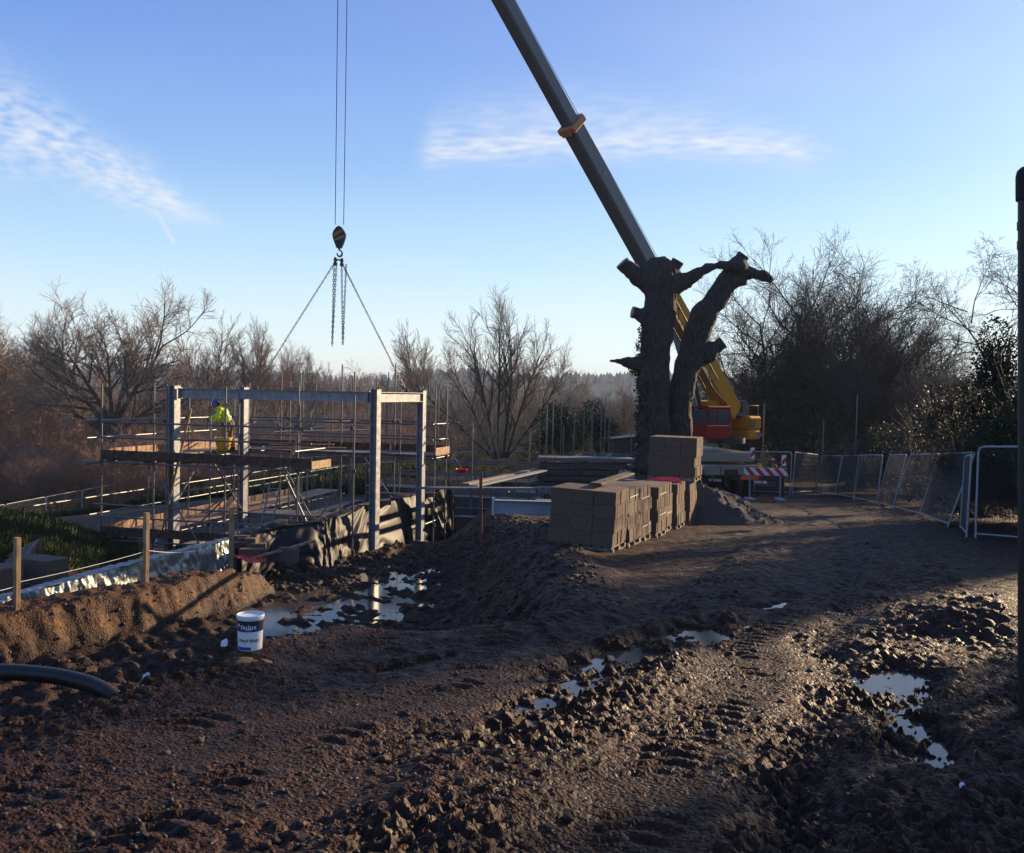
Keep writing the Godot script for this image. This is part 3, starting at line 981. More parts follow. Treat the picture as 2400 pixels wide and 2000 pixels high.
	# evergreen and leafy bushes: [px, y of centre, d, half width m, half height m, leaf, count, label]
	var bs := [[1318, 1003, 55, 1.5, 1.75, "leaf_dark", 7000, "round dark evergreen bush nearer the many-stemmed tree"], [1404, 1000, 55, 1.35, 1.75, "leaf_dark", 6500, "round dark evergreen bush nearer the dead trunk"], [1280, 1040, 56, 1.1, 1.0, "leaf_dark", 2500, "low dark bush at the foot of the round evergreens"],
		[1425, 1042, 52, 0.75, 0.4, "leaf_olive", 900, "low sunlit yellow-green shrub in front of the evergreens"], [1345, 1046, 53, 0.5, 0.3, "leaf_olive", 350, "small sunlit shrub between the two evergreens"],
		[1772, 975, 62, 2.5, 3.2, "leaf_dark", 12000, "tall dark ivy-smothered bush just right of the crane boom"], [1880, 1000, 60, 2.6, 2.9, "leaf_dark", 11000, "broad dark bush behind the small crane fence"], [1690, 985, 68, 1.2, 2.0, "leaf_dark", 3000, "dark bush behind the crane boom's foot"],
		[2010, 1030, 56, 2.1, 2.3, "ivy", 8000, "ivy-covered bush in the middle of the right-hand hedge"], [2075, 1035, 43, 0.95, 0.9, "leaf_olive", 2200, "sunlit yellow-green bramble spilling over the fence"], [2160, 1020, 40, 1.5, 1.5, "twig_dark", 2500, "dark bramble bush behind the leaning fence posts"],
		[2210, 985, 33, 1.1, 1.3, "ivy", 3200, "ivy bush under the thorny tree"], [2255, 1035, 27, 0.7, 0.85, "leaf_olive", 900, "tangled bramble with yellow leaves by the fence gate"], [2350, 850, 25.5, 0.75, 1.35, "leaf_dark", 5200, "dark holly bush beside the dark post"], [2300, 960, 27, 0.9, 1.1, "ivy", 3600, "ivy tangle beneath the holly"],
		[2340, 1040, 24, 0.8, 0.9, "ivy", 2600, "dark undergrowth bush behind the tall fence panel"], [2400, 980, 23, 1.0, 1.8, "ivy", 4000, "ivy bush behind the dark post"], [2232, 945, 29, 0.4, 0.35, "leaf_gold", 160, "spray of golden leaves in the bramble"], [1960, 1070, 56, 1.8, 1.2, "ivy", 2600, "low ivy bank behind the far fence panels"]]
	for k in 8:
		var d := 29.0 + k * 3.1
		bs.append([1200.0 + (fence_x(d) + 1.7) / d * F, 945.0 + 2.9 / d * F, d, 1.25, 1.0, "ivy", 2200, ["dark low bush behind the most tilted fence post", "second dark low bush behind the leaning fence", "third dark low bush behind the leaning fence", "fourth dark low bush behind the leaning fence", "fifth dark low bush behind the leaning fence", "sixth dark low bush behind the leaning fence", "seventh dark low bush behind the leaning fence", "farthest dark low bush behind the leaning fence"][k]])
	for q in HEDGE:
		bs.append([1200.0 + q[0] / q[1] * F, 945.0 - q[2] / q[1] * F, q[1], 1.2, 1.9, "ivy", 6500, q[3]])
	for q in bs:
		var p := at(q[0], q[1], q[2])
		var mb := MB.new()
		var hw: float = q[3]
		var hh: float = q[4]
		for k in 14:
			var o := rv(rng).normalized() * 0.55
			leaves(mb, rng, Vector3(o.x * hw, o.y * hh, o.z * hw), Vector3(hw * 0.55, hh * 0.5, hw * 0.55), int(q[6] / 14.0), 0.09 if q[2] > 30 else 0.075, 0.45, lfz)
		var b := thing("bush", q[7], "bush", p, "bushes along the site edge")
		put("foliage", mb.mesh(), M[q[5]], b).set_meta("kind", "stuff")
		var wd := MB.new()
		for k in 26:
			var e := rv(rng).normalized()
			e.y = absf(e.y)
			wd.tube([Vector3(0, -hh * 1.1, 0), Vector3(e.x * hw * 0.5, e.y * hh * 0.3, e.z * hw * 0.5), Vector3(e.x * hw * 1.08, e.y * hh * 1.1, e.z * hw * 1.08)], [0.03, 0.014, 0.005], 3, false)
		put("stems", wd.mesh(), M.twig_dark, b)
	# brown bramble stems along the right hedge
	mm = MultiMesh.new()
	mm.transform_format = MultiMesh.TRANSFORM_3D
	mm.mesh = brush[1]
	var sp := []
	for k in 44:
		var d := rng.randf_range(24, 60)
		var px := rng.randf_range(1760, 2420)
		var x := (px - 1200) / F * d
		if x < fence_x(d) + 1.3:
			continue
		sp.append(Vector3(x, d, rng.randf_range(0.28, 0.52)))
	for k in 26:   # the hedge carries on outside the frame
		sp.append(Vector3(rng.randf_range(13.5, 20.0), rng.randf_range(16.0, 27.0), rng.randf_range(0.3, 0.5)))
	mm.instance_count = sp.size()
	for k in sp.size():
		var s: float = sp[k].z
		mm.set_instance_transform(k, Transform3D(Basis(Vector3.UP, rng.randf() * TAU).scaled(Vector3(s * 1.4, s, s * 1.4)), on(sp[k].x, sp[k].y)))
	th = MultiMeshInstance3D.new()
	th.multimesh = mm
	th.material_override = M.twig_dark
	th.name = "bramble_undergrowth"
	add_child(th)
	tag(th, "dark bramble stems tangled along the right-hand fence", "", "", "stuff")
	# the tree belt beyond the right picture edge, whose shade lies over the track
	for q in SHADE:
		var p := on(q[0], q[1])
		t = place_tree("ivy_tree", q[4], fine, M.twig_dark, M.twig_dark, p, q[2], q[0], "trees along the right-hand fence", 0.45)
		var mb := MB.new()
		for k in 30:
			var a := rng.randf() * TAU
			var hh := rng.randf_range(0.2, 8.0 * q[3])
			var rr := rng.randf_range(0.1, 1.1)
			leaves(mb, rng, Vector3(cos(a) * rr, hh, sin(a) * rr), Vector3(1.1, 0.9, 1.1), 150, 0.16, 0.6, lfz)
		put("ivy", mb.mesh(), M.ivy, t).set_meta("kind", "stuff")

func fence_x(d: float) -> float:
	return lerpf(10.2, 12.4, clampf((d - 20.6) / 8.4, 0, 1)) + 1.6 * clampf((d - 29.0) / 7.5, 0, 1) + maxf(0.0, d - 36.5) * 0.13

const HEDGE := [[12.6, 21.6, -1.1, "dark hedge bush outside the frame nearest the tall fence panel"], [13.5, 23.6, -1.0, "second dark hedge bush outside the frame"], [14.3, 25.6, -0.9, "third dark hedge bush outside the frame"], [15.3, 27.6, -1.2, "fourth dark hedge bush outside the frame"]]
const SHADE := [[11.5, 13.0, 0.75, 0.8, "ivy-clad tree outside the frame beside the dark post"], [13.7, 21.7, 0.82, 0.85, "ivy-clad tree outside the frame behind the tall fence panel"], [14.0, 15.5, 0.8, 0.8, "second ivy-clad tree outside the frame"],
	[20.0, 27.9, 0.9, 0.8, "ivy-clad tree outside the frame behind the holly"], [16.8, 24.7, 0.86, 0.85, "third ivy-clad tree outside the frame"]]

func make_dead_tree() -> void:
	var D := 30.0
	var s := D / F
	# [px, py, radius px] chains
	var ch := [
		[[1536, 1165, 52], [1533, 1090, 42], [1531, 1000, 36], [1532, 900, 36], [1538, 800, 34], [1549, 720, 35], [1552, 665, 38], [1550, 640, 36]],
		[[1530, 668, 26], [1500, 652, 19], [1471, 628, 17]], [[1562, 650, 28], [1580, 628, 15]], [[1535, 640, 24], [1540, 632, 24]],
		[[1572, 680, 24], [1600, 660, 17], [1632, 642, 13], [1660, 629, 9.5], [1688, 621, 8], [1712, 622, 9], [1735, 628, 14]],
		[[1530, 742, 18], [1510, 741, 15], [1497, 737, 13]], [[1525, 860, 26], [1495, 852, 17], [1470, 849, 9], [1431, 846, 4.5]],
		[[1604, 1165, 46], [1600, 1090, 36], [1594, 1000, 29], [1600, 930, 28], [1619, 850, 29], [1638, 780, 30], [1655, 740, 28], [1683, 700, 25], [1712, 655, 23], [1735, 622, 22], [1741, 612, 16]],
		[[1745, 632, 15], [1768, 636, 10], [1795, 643, 10], [1811, 652, 8]], [[1738, 655, 16], [1750, 659, 8]],
		[[1640, 838, 24], [1668, 826, 19], [1686, 812, 15]], [[1648, 735, 18], [1648, 713, 8]], [[1618, 660, 10], [1616, 645, 6]],
		[[1500, 1175, 22], [1530, 1120, 30]], [[1640, 1175, 24], [1602, 1110, 32]]]
	var origin := at(1568, 1150, D)
	var bones := []
	var rng := RandomNumberGenerator.new()
	rng.seed = 4
	for c in range(ch.size()):
		var dz := 0.0 if c < 7 else -0.35
		for k in range(ch[c].size() - 1):
			var a: Array = ch[c][k]
			var b: Array = ch[c][k + 1]
			bones.append([at(a[0], a[1], D) + Vector3(0, 0, dz) - origin, at(b[0], b[1], D) + Vector3(0, 0, dz) - origin, a[2] * s, b[2] * s])
	var t := thing("dead_tree", "tall dark pollarded dead tree with two trunks and sawn stubs", "tree", origin)
	put("trunk", blob(bones, 0.048, 0.13, noise(1.3, 3, 8), 0.06), M.bark, t)
	# sawn faces
	for q in [[1463, 622, 15, -0.7, 0.7], [1586, 618, 13, 0.5, 0.9], [1488, 733, 12, -1.0, 0.2], [1695, 805, 13, 0.8, 0.6], [1745, 600, 13, 0.6, 0.8]]:
		var mb := MB.new()
		var nd := Vector3(q[3], q[4], 0.15).normalized()
		var dz := -0.35 if q[0] > 1600 else 0.0
		var p := at(q[0], q[1], D) + Vector3(0, 0, dz) - origin
		var qr: float = q[2] * s
		mb.tube([p - nd * qr * 1.2, p - nd * qr * 0.5, p + nd * qr * 0.55], [qr * 0.9, qr * 1.12, qr * 1.16], 11, false)
		var stub := put("sawn_stub", mb.mesh(), M.bark, t)
		mb = MB.new()
		mb.tube([p + nd * qr * 0.5, p + nd * (qr * 0.55 + 0.006)], [qr * 1.1, qr * 1.13], 11)
		put("sawn_face", mb.mesh(), M.cut_wood, stub)
	# ivy creeping up the left side
	var iv := MB.new()
	rng.seed = 12
	for k in 700:
		var f := pow(rng.randf(), 1.6)
		var py := lerpf(1110, 760, f)
		var edge := 1531.0 + (8.0 if py < 800 else 0.0)
		var an := rng.randf_range(2.4, 4.3)
		var p := at(edge, py, D) - origin + Vector3(cos(an), 0, -sin(an)) * (35.0 * s + rng.randf_range(0.0, 0.16) * rng.randf())
		leaves(iv, rng, p, Vector3.ONE * 0.05, 2, 0.085, 0.6)
	for k in 160:
		var p := at(rng.randf_range(1475, 1500), rng.randf_range(852, 885), D) - origin
		leaves(iv, rng, p, Vector3.ONE * 0.05, 1, 0.08, 0.6)
	put("ivy", iv.mesh(), M.ivy, t).set_meta("kind", "stuff")

# ---------------------------------------------------------------- the crane
func make_crane() -> void:
	var hook := at(795, 556, 28)
	var piv := at(1705, 958, 42)
	var tip := Vector3(hook.x, 19.3, hook.z)
	var ax := (tip - piv).normalized()
	var fw := Vector3(ax.x, 0, ax.z).normalized()          # the boom's heading on the ground
	var rt := fw.cross(Vector3.UP)
	var up := rt.cross(ax)
	var L := (tip - piv).length()
	var c := thing("mobile_crane", "yellow and red mobile crane with its long grey telescopic boom raised", "crane", Vector3(piv.x, piv.y, piv.z))
	var P := func(l: float, u := 0.0, r := 0.0) -> Vector3: return ax * l + up * u + rt * r
	# boom: yellow base, two grey telescoped sections, an orange collar on the longer one
	var mb := MB.new()
	mb.bar(P.call(-0.4, 0.1), P.call(6.4, 0.0), 0.74, 0.94, up, 0.08)
	put("boom_base", mb.mesh(), M.crane_yellow, c)
	mb = MB.new()
	mb.bar(P.call(6.3, -0.03), P.call(6.65, -0.03), 0.82, 1.0, up, 0.05)
	put("boom_collar", mb.mesh(), M.crane_yellow, c)
	mb = MB.new()
	mb.bar(P.call(6.4, -0.02), P.call(L * 0.514, -0.02), 0.62, 0.66, up, 0.07)
	put("boom_section", mb.mesh(), M.boom_grey, c)
	mb = MB.new()
	mb.bar(P.call(L * 0.514, -0.01), P.call(L * 0.98, 0), 0.52, 0.55, up, 0.06)
	put("boom_section", mb.mesh(), M.boom_grey, c)
	mb = MB.new()
	mb.bar(P.call(L * 0.514 - 0.12), P.call(L * 0.514 + 0.13), 0.78, 0.84, up, 0.03)
	mb.box(P.call(L * 0.514 - 0.02, 0.5), Vector3(0.3, 0.24, 0.22), Basis(rt, up, -ax), 0.02)
	mb.box(P.call(L * 0.514, -0.46), Vector3(0.4, 0.14, 0.3), Basis(rt, up, -ax), 0.02)
	put("boom_collar", mb.mesh(), M.orange_collar, c)
	mb = MB.new()
	mb.box(P.call(L * 0.514 - 2.1, -0.02, 0.0), Vector3(0.66, 0.14, 0.12), Basis(rt, up, -ax), 0.01)
	put("boom_marker", mb.mesh(), M.cream, c)
	mb = MB.new()
	mb.box(P.call(L * 0.985, -0.1), Vector3(0.7, 0.9, 0.8), Basis(rt, up, -ax), 0.08)
	mb.tube([tip - piv - rt * 0.3, tip - piv + rt * 0.3], [0.35, 0.35], 16)
	put("boom_head", mb.mesh(), M.crane_yellow, c)
	mb = MB.new()
	mb.rod(P.call(-0.5, 0.75), P.call(L * 0.514, 0.56), 0.012, 5)
	mb.rod(P.call(L * 0.514, 0.56), P.call(L, 0.40), 0.012, 5)
	mb.rod(P.call(L * 0.514, 0.5, 0.1), P.call(L, 0.36, 0.1), 0.01, 5)
	put("winch_rope", mb.mesh(), M.dark_metal, c)
	# the two falls of hoist rope
	mb = MB.new()
	for q in [-0.145, 0.145]:
		mb.rod(tip - piv + Vector3(q, 0, 0), hook - piv + Vector3(q * 0.85, 0.36, 0), 0.011, 5)
	put("hoist_rope", mb.mesh(), M.dark_metal, c)
	# folded lattice fly jib along the near side of the boom
	mb = MB.new()
	var j0 := 2.2
	var j1 := 8.5
	var side := -0.62 if rt.z < 0.0 else 0.62
	for k in 4:
		var o := Vector2(-0.45 if k < 2 else -0.95, -0.12 if k % 2 == 0 else 0.26)
		mb.rod(P.call(j0, o.x, side + o.y), P.call(j1, o.x * 0.85, side + o.y), 0.035, 6)
	for k in 16:
		var a := lerpf(j0, j1, k / 16.0)
		var b := lerpf(j0, j1, (k + 1) / 16.0)
		var u0 := -0.45 if k % 2 == 0 else -0.93
		var u1 := -0.93 if k % 2 == 0 else -0.45
		mb.rod(P.call(a, u0, side - 0.12), P.call(b, u1, side - 0.12), 0.02, 5)
		mb.rod(P.call(a, u0, side + 0.26), P.call(b, u1, side + 0.26), 0.02, 5)
	put("fly_jib", mb.mesh(), M.dark_metal, c)
	# luffing ram
	mb = MB.new()
	mb.rod(P.call(5.4, -0.5), fw * 1.7 + Vector3(0, -1.0, 0), 0.11, 12)
	put("ram_rod", mb.mesh(), M.galvanised, c)
	mb = MB.new()
	mb.rod(P.call(3.3, -0.78), fw * 1.7 + Vector3(0, -1.0, 0), 0.17, 12)
	put("ram_cylinder", mb.mesh(), M.dark_metal, c)
	# slewing body: counterweight behind, cab in front
	var bb := Basis(rt, Vector3.UP, -fw)
	var W := func(f: float, u: float, r: float) -> Vector3: return Vector3(-0.8, 0, 0.1) + fw * f + Vector3.UP * u + rt * r
	mb = MB.new()
	mb.box(W.call(-0.8, -0.75, 0.45), Vector3(1.6, 1.0, 2.2), bb, 0.06)
	mb.box(W.call(0.1, -0.1, 0.55), Vector3(0.16, 0.9, 1.7), bb, 0.05)
	mb.box(W.call(0.1, -0.1, -0.55), Vector3(0.16, 0.9, 1.7), bb, 0.05)
	put("slewing_body", mb.mesh(), M.crane_yellow, c)
	mb = MB.new()
	mb.box(W.call(-1.75, -0.62, -0.1), Vector3(2.3, 0.62, 1.0), bb, 0.09)
	put("counterweight", mb.mesh(), M.crane_yellow, c)
	mb = MB.new()
	mb.box(W.call(-1.73, -1.14, -0.1), Vector3(2.26, 0.4, 0.94), bb, 0.06)
	put("counterweight", mb.mesh(), M.crane_yellow, c)
	mb = MB.new()
	mb.box(W.call(-1.3, -0.2, -0.4), Vector3(0.9, 0.4, 0.8), bb, 0.06)
	mb.tube([W.call(-1.4, 0.1, -0.9), W.call(-1.4, 0.1, 0.7)], [0.28, 0.28], 14)
	mb.rod(W.call(-1.9, -0.3, 0.9), W.call(-1.9, 0.25, 0.9), 0.06, 8)
	put("winch", mb.mesh(), M.dark_metal, c)
	# grille, panel lines and a handrail on the counterweight and body
	for k in 5:
		mb = MB.new()
		mb.box(W.call(-1.45, -0.5 - 0.07 * k, -1.262), Vector3(0.03, 0.035, 0.46), bb)
		put("grille_slat", mb.mesh(), M.dark_metal, c)
	mb = MB.new()
	mb.box(W.call(-2.1, -1.14, -1.235), Vector3(0.012, 0.16, 0.42), bb)
	put("warning_plate", mb.mesh(), M.boom_grey, c)
	mb = MB.new()
	mb.tube([W.call(-2.15, -0.3, -1.1), W.call(-2.15, 0.15, -1.1), W.call(-1.35, 0.15, -1.1), W.call(-1.35, -0.3, -1.1)], [0.02, 0.02, 0.02, 0.02], 6)
	put("handrail", mb.mesh(), M.crane_yellow, c)
	mb = MB.new()
	mb.tube([W.call(-1.95, -0.3, 0.3), W.call(-1.95, 0.12, 0.3)], [0.05, 0.05], 10)
	mb.tube([W.call(-1.95, 0.12, 0.3), W.call(-1.95, 0.24, 0.3)], [0.07, 0.06], 10)
	put("beacon", mb.mesh(), M.orange_plastic, c)
	mb = MB.new()
	for k in 3:
		mb.tube([P.call(0.6, -0.35, -0.40 - 0.03 * k), P.call(2.0, -0.6 - 0.05 * k, -0.44), P.call(3.6, -0.46, -0.40)], [0.022, 0.022, 0.022], 6)
	put("hydraulic_hoses", mb.mesh(), M.rubber, c)
	var cs := -0.7 if rt.z < 0.0 else 0.7    # the cab hangs on the side towards the eye
	var cab := MB.new()
	cab.box(W.call(0.25 + 0.75, -0.98, cs), Vector3(0.95, 0.62, 1.75), bb, 0.05)
	for q in [[-0.58, -0.42], [1.02, -0.42]]:
		for r in [-0.42, 0.42]:
			cab.bar(W.call(q[0] + 0.75, -0.72, cs + r), W.call((q[0] - 0.12 if q[0] > 0 else q[0]) + 0.75, 0.02, cs + r), 0.08, 0.08, fw)
	cab.bar(W.call(0.3 + 0.75, -0.72, cs - 0.42), W.call(0.3 + 0.75, 0.02, cs - 0.42), 0.07, 0.09, fw)
	cab.bar(W.call(0.3 + 0.75, -0.72, cs + 0.42), W.call(0.3 + 0.75, 0.02, cs + 0.42), 0.07, 0.09, fw)
	cab.box(W.call(0.2 + 0.75, 0.06, cs), Vector3(0.96, 0.1, 1.7), bb, 0.04)
	cab.box(W.call(-0.56 + 0.75, -0.35, cs), Vector3(0.86, 0.76, 0.06), bb, 0.02)
	var cabn := put("cab", cab.mesh(), M.crane_red, c)
	for r in [-0.44, 0.44]:
		for q in [[-0.16, 0.8], [0.66, 0.62]]:
			mb = MB.new()
			mb.box(W.call(q[0] + 0.75, -0.36, cs + r), Vector3(0.012, 0.68, q[1]), bb)
			put("window", mb.mesh(), M.glass, cabn)
	mb = MB.new()
	mb.box(W.call(0.985 + 0.75, -0.36, cs), Vector3(0.78, 0.66, 0.012), bb)
	put("windscreen", mb.mesh(), M.glass, cabn)
	mb = MB.new()
	mb.box(W.call(-0.2 + 0.75, -0.62, cs), Vector3(0.5, 0.2, 0.5), bb, 0.05)
	mb.box(W.call(-0.45 + 0.75, -0.3, cs), Vector3(0.5, 0.6, 0.14), bb, 0.05)
	put("seat", mb.mesh(), M.dark_cloth, cabn)
	mb = MB.new()
	mb.box(W.call(1.15 + 0.75, -0.2, cs - 0.35), Vector3(0.03, 0.3, 0.2), bb)
	mb.rod(W.call(0.95 + 0.75, 0.0, cs - 0.1), W.call(1.15 + 0.75, -0.1, cs - 0.35), 0.015, 5)
	put("mirror", mb.mesh(), M.dark_metal, cabn)
	# turntable ring, carrier and its wheels: the carrier stands end on to the eye
	mb = MB.new()
	mb.tube([Vector3(-0.1, -1.5, 0.2), Vector3(-0.1, -1.25, 0.2)], [0.85, 0.85], 24)
	put("turntable", mb.mesh(), M.dark_metal, c)
	var g := ground(piv.x, 42.0, false) - piv.y
	var cb := Basis(Vector3.UP, 0.20)
	var cz := func(x: float, y: float, z: float) -> Vector3: return cb * Vector3(x - 0.55, 0, z) + Vector3.UP * (g + y)
	mb = MB.new()
	mb.box(cz.call(0, 1.28, -2.6), Vector3(2.5, 0.42, 9.4), cb, 0.04)
	mb.box(cz.call(0, 1.78, -2.9), Vector3(2.44, 0.42, 8.6), cb, 0.05)
	put("carrier", mb.mesh(), M.cream, c)
	mb = MB.new()
	mb.box(cz.call(0.2, 1.56, 2.12), Vector3(2.1, 0.06, 0.06), cb)
	for x in [-0.62, 0.62]:
		mb.box(cz.call(x, 1.28, 2.115), Vector3(0.02, 0.36, 0.02), cb)
	mb.box(cz.call(-0.15, 1.2, 2.11), Vector3(0.62, 0.26, 0.02), cb)
	put("carrier_trim", mb.mesh(), M.dark_metal, c)
	mb = MB.new()
	mb.box(cz.call(0.5, 0.98, 2.05), Vector3(1.4, 0.2, 0.1), cb, 0.02)
	put("bumper", mb.mesh(), M.dark_metal, c)
	for q in [[0.68, M.orange_plastic, 0.75], [1.1, M.yellow_plastic, 0.16]]:
		mb = MB.new()
		if q[2] > 0.5:
			mb.box(cz.call(q[0], 0.98, 2.13), Vector3(0.8, 0.17, 0.05), cb, 0.01)
		else:
			mb.box(cz.call(q[0], 1.42, 2.13), Vector3(0.22, 0.34, 0.05), cb, 0.01)
		put("rear_light", mb.mesh(), q[1], c)
	var wheel := MB.new()
	wheel.lathe(Vector3.ZERO, [Vector2(0.3, -0.2), Vector2(0.5, -0.21), Vector2(0.6, -0.13), Vector2(0.62, 0), Vector2(0.6, 0.13), Vector2(0.5, 0.21), Vector2(0.3, 0.2)], 24, Basis(Vector3.FORWARD, PI / 2))
	var wm := wheel.mesh()
	var hub := MB.new()
	hub.tube([Vector3(-0.16, 0, 0), Vector3(0.16, 0, 0)], [0.31, 0.31], 16)
	hub.tube([Vector3(-0.22, 0, 0), Vector3(0.22, 0, 0)], [0.12, 0.12], 12)
	var hm := hub.mesh()
	for z in [0.9, -0.6, -4.2, -5.7]:
		for x in [-1.05, 1.05]:
			var w := put("wheel", wm, M.rubber, c, Transform3D(cb, cz.call(x, 0.62, z)))
			put("rim", hm, M.cream, w)
	for x in [-2.4, 2.4]:
		mb = MB.new()
		mb.bar(cz.call(signf(x) * 1.2, 1.2, 1.7), cz.call(x, 1.2, 1.7), 0.24, 0.2)
		mb.rod(cz.call(x, 1.2, 1.7), cz.call(x, 0.12, 1.7), 0.07, 10)
		mb.box(cz.call(x, 0.08, 1.7), Vector3(0.5, 0.08, 0.5), cb, 0.02)
		put("outrigger", mb.mesh(), M.dark_metal, c)

	# red and white striped barrier board with two upright marker plates
	var bp := at(1795, 1106, 37.5)
	var b := thing("barrier_board", "red and white diagonally striped barrier board behind the crane", "barrier", bp)
	_striped(b, Vector3.ZERO, Vector2(1.7, 0.30), 9)
	for q in [[-0.52, 0.72], [0.72, 0.45]]:
		_striped(b, Vector3(q[0], q[1], -0.08), Vector2(0.17, 0.42), 4)
	for x in [-0.6, 0.6]:
		mb = MB.new()
		mb.bar(Vector3(x, ground(bp.x, 37.5, false) - bp.y, -0.05), Vector3(x, 0.2, -0.05), 0.06, 0.06, Vector3.RIGHT)
		mb.box(Vector3(x, ground(bp.x, 37.5, false) - bp.y + 0.05, -0.05), Vector3(0.3, 0.1, 0.7), Basis.IDENTITY, 0.02)
		put("leg", mb.mesh(), M.galvanised, b)

	# hook block and its sling chains
	var hb := thing("hook_block", "black crane hook block with tan diagonal stripes hanging over the site", "hook block", hook)
	hb.scale = Vector3.ONE * 0.86
	var out: PackedVector2Array = [Vector2(0, 0.365), Vector2(0.085, 0.32), Vector2(0.175, 0.2), Vector2(0.215, 0.09), Vector2(0.20, -0.03), Vector2(0.15, -0.18), Vector2(0.10, -0.30), Vector2(0.085, -0.36), Vector2(-0.085, -0.36), Vector2(-0.10, -0.30), Vector2(-0.15, -0.18), Vector2(-0.20, -0.03), Vector2(-0.215, 0.09), Vector2(-0.175, 0.2), Vector2(-0.085, 0.32)]
	put("cheek_plates", _slab(out, -0.13, 0.13), M.dark_metal, hb)
	for q in [[0.02, 0.13], [-0.15, 0.12]]:
		var sl: PackedVector2Array = [Vector2(-0.19, q[0] - 0.02), Vector2(-0.15, q[0] + q[1] * 0.85), Vector2(0.11, q[0] + q[1] + 0.11), Vector2(0.17, q[0] + 0.14)]
		if q[0] < 0.0:
			sl = [Vector2(-0.15, -0.15), Vector2(-0.135, -0.07), Vector2(0.19, 0.08), Vector2(0.17, -0.06)]
		put("stripe", _slab(sl, 0.131, 0.134), M.orange_collar if false else M.sand, hb)
	var hm2 := MB.new()
	hm2.rod(Vector3(0, -0.36, 0), Vector3(0.01, -0.45, 0), 0.035, 10)
	var pts := PackedVector3Array()
	var rad := PackedFloat32Array()
	for k in 13:
		var a := lerpf(PI * 0.5, -PI * 1.05, k / 12.0)
		pts.append(Vector3(0.02 + cos(a) * 0.085, -0.55 + sin(a) * 0.10, 0))
		rad.append(lerpf(0.03, 0.018, absf(k - 6.0) / 6.0) * 1.15)
	hm2.tube(pts, rad, 10)
	put("hook", hm2.mesh(), M.dark_metal, hb)
	# chain sling: two taut legs to the beam, spare lengths looped up
	var sg := thing("chain_sling", "steel chain sling with two taut legs lifting the rear roof beam", "chain", hook)
	var low := Vector3(0, -0.64, 0)
	var la := at(792, 614, 28) - hook - Vector3(0.08, 0, 0)
	var lb := at(801, 616, 28) - hook + Vector3(0.0, 0, 0)
	var e1 := fr(1.65, 5.02, 0.07) - hook
	var e2 := fr(6.55, 5.02, 0.07) - hook
	for q in [[la, e1], [lb, e2]]:
		var chn := MB.new()
		_chain(chn, q[0], q[1], 0.085)
		put("chain_leg", chn.mesh(), M.chain, sg)
		var sh := MB.new()
		sh.tube([low, q[0] + Vector3(0, 0.02, 0)], [0.02, 0.03], 6)
		sh.ellipsoid(q[0] + Vector3(0, 0.06, 0), Vector3(0.05, 0.08, 0.05))
		sh.ellipsoid(q[0] - Vector3(0, 0.05, 0), Vector3(0.06, 0.06, 0.05))
		put("shortening_clutch", sh.mesh(), M.rust, sg)
		var ho := MB.new()
		ho.tube([q[1] + Vector3(0, 0.06, 0), q[1] + Vector3(0.05, 0, 0.02), q[1] + Vector3(0.02, -0.06, 0.03), q[1] + Vector3(-0.04, -0.03, 0.02)], [0.03, 0.035, 0.03, 0.02], 8)
		put("sling_hook", ho.mesh(), M.dark_metal, sg)
	for q in [[la, -0.03, 2.48], [la, 0.04, 2.46], [lb, 0.0, 2.40], [lb, 0.13, 2.40]]:
		var chn := MB.new()
		var bot: Vector3 = q[0] + Vector3((0.06 if q[0] == lb else -0.06), -q[2], 0)
		_chain(chn, q[0] + Vector3(q[1], -0.05, 0.02), bot, 0.075)
		put("loose_chain", chn.mesh(), M.chain, sg)

func _chain(mb: MB, a: Vector3, b: Vector3, pitch: float) -> void:
	var l := (b - a).length()
	var cnt := int(l / pitch)
	var t := (b - a) / l
	var x := t.cross(Vector3(0.3, 0.2, 0.9)).normalized()
	var y := t.cross(x)
	for k in cnt:
		var c := a + t * (k + 0.5) * pitch
		var u := x if k % 2 == 0 else y
		var h := pitch * 0.68
		mb.tube([c - t * h, c - t * h * 0.7 + u * 0.021, c + t * h * 0.7 + u * 0.021, c + t * h, c + t * h * 0.7 - u * 0.021, c - t * h * 0.7 - u * 0.021, c - t * h], [0.009, 0.009, 0.009, 0.009, 0.009, 0.009, 0.009], 4, false)

func _slab(poly: PackedVector2Array, z0: float, z1: float) -> ArrayMesh:
	var mb := MB.new()
	var idx := Geometry2D.triangulate_polygon(poly)
	var area := 0.0
	for k in poly.size():
		var p := poly[k]
		var q := poly[(k + 1) % poly.size()]
		area += p.x * q.y - q.x * p.y
	for k in range(0, idx.size(), 3):
		var a := poly[idx[k]]
		var b := poly[idx[k + 1]]
		var c := poly[idx[k + 2]]
		if (b - a).cross(c - a) > 0.0:
			var s := b; b = c; c = s
		mb.tri(Vector3(a.x, a.y, z1), Vector3(b.x, b.y, z1), Vector3(c.x, c.y, z1))
		mb.tri(Vector3(a.x, a.y, z0), Vector3(c.x, c.y, z0), Vector3(b.x, b.y, z0))
	for k in poly.size():
		var p := poly[k]
		var q := poly[(k + 1) % poly.size()]
		if area < 0.0:
			var s := p; p = q; q = s
		mb.quad(Vector3(p.x, p.y, z1), Vector3(p.x, p.y, z0), Vector3(q.x, q.y, z0), Vector3(q.x, q.y, z1)) if false else mb.quad(Vector3(p.x, p.y, z0), Vector3(p.x, p.y, z1), Vector3(q.x, q.y, z1), Vector3(q.x, q.y, z0))
	return mb.mesh()

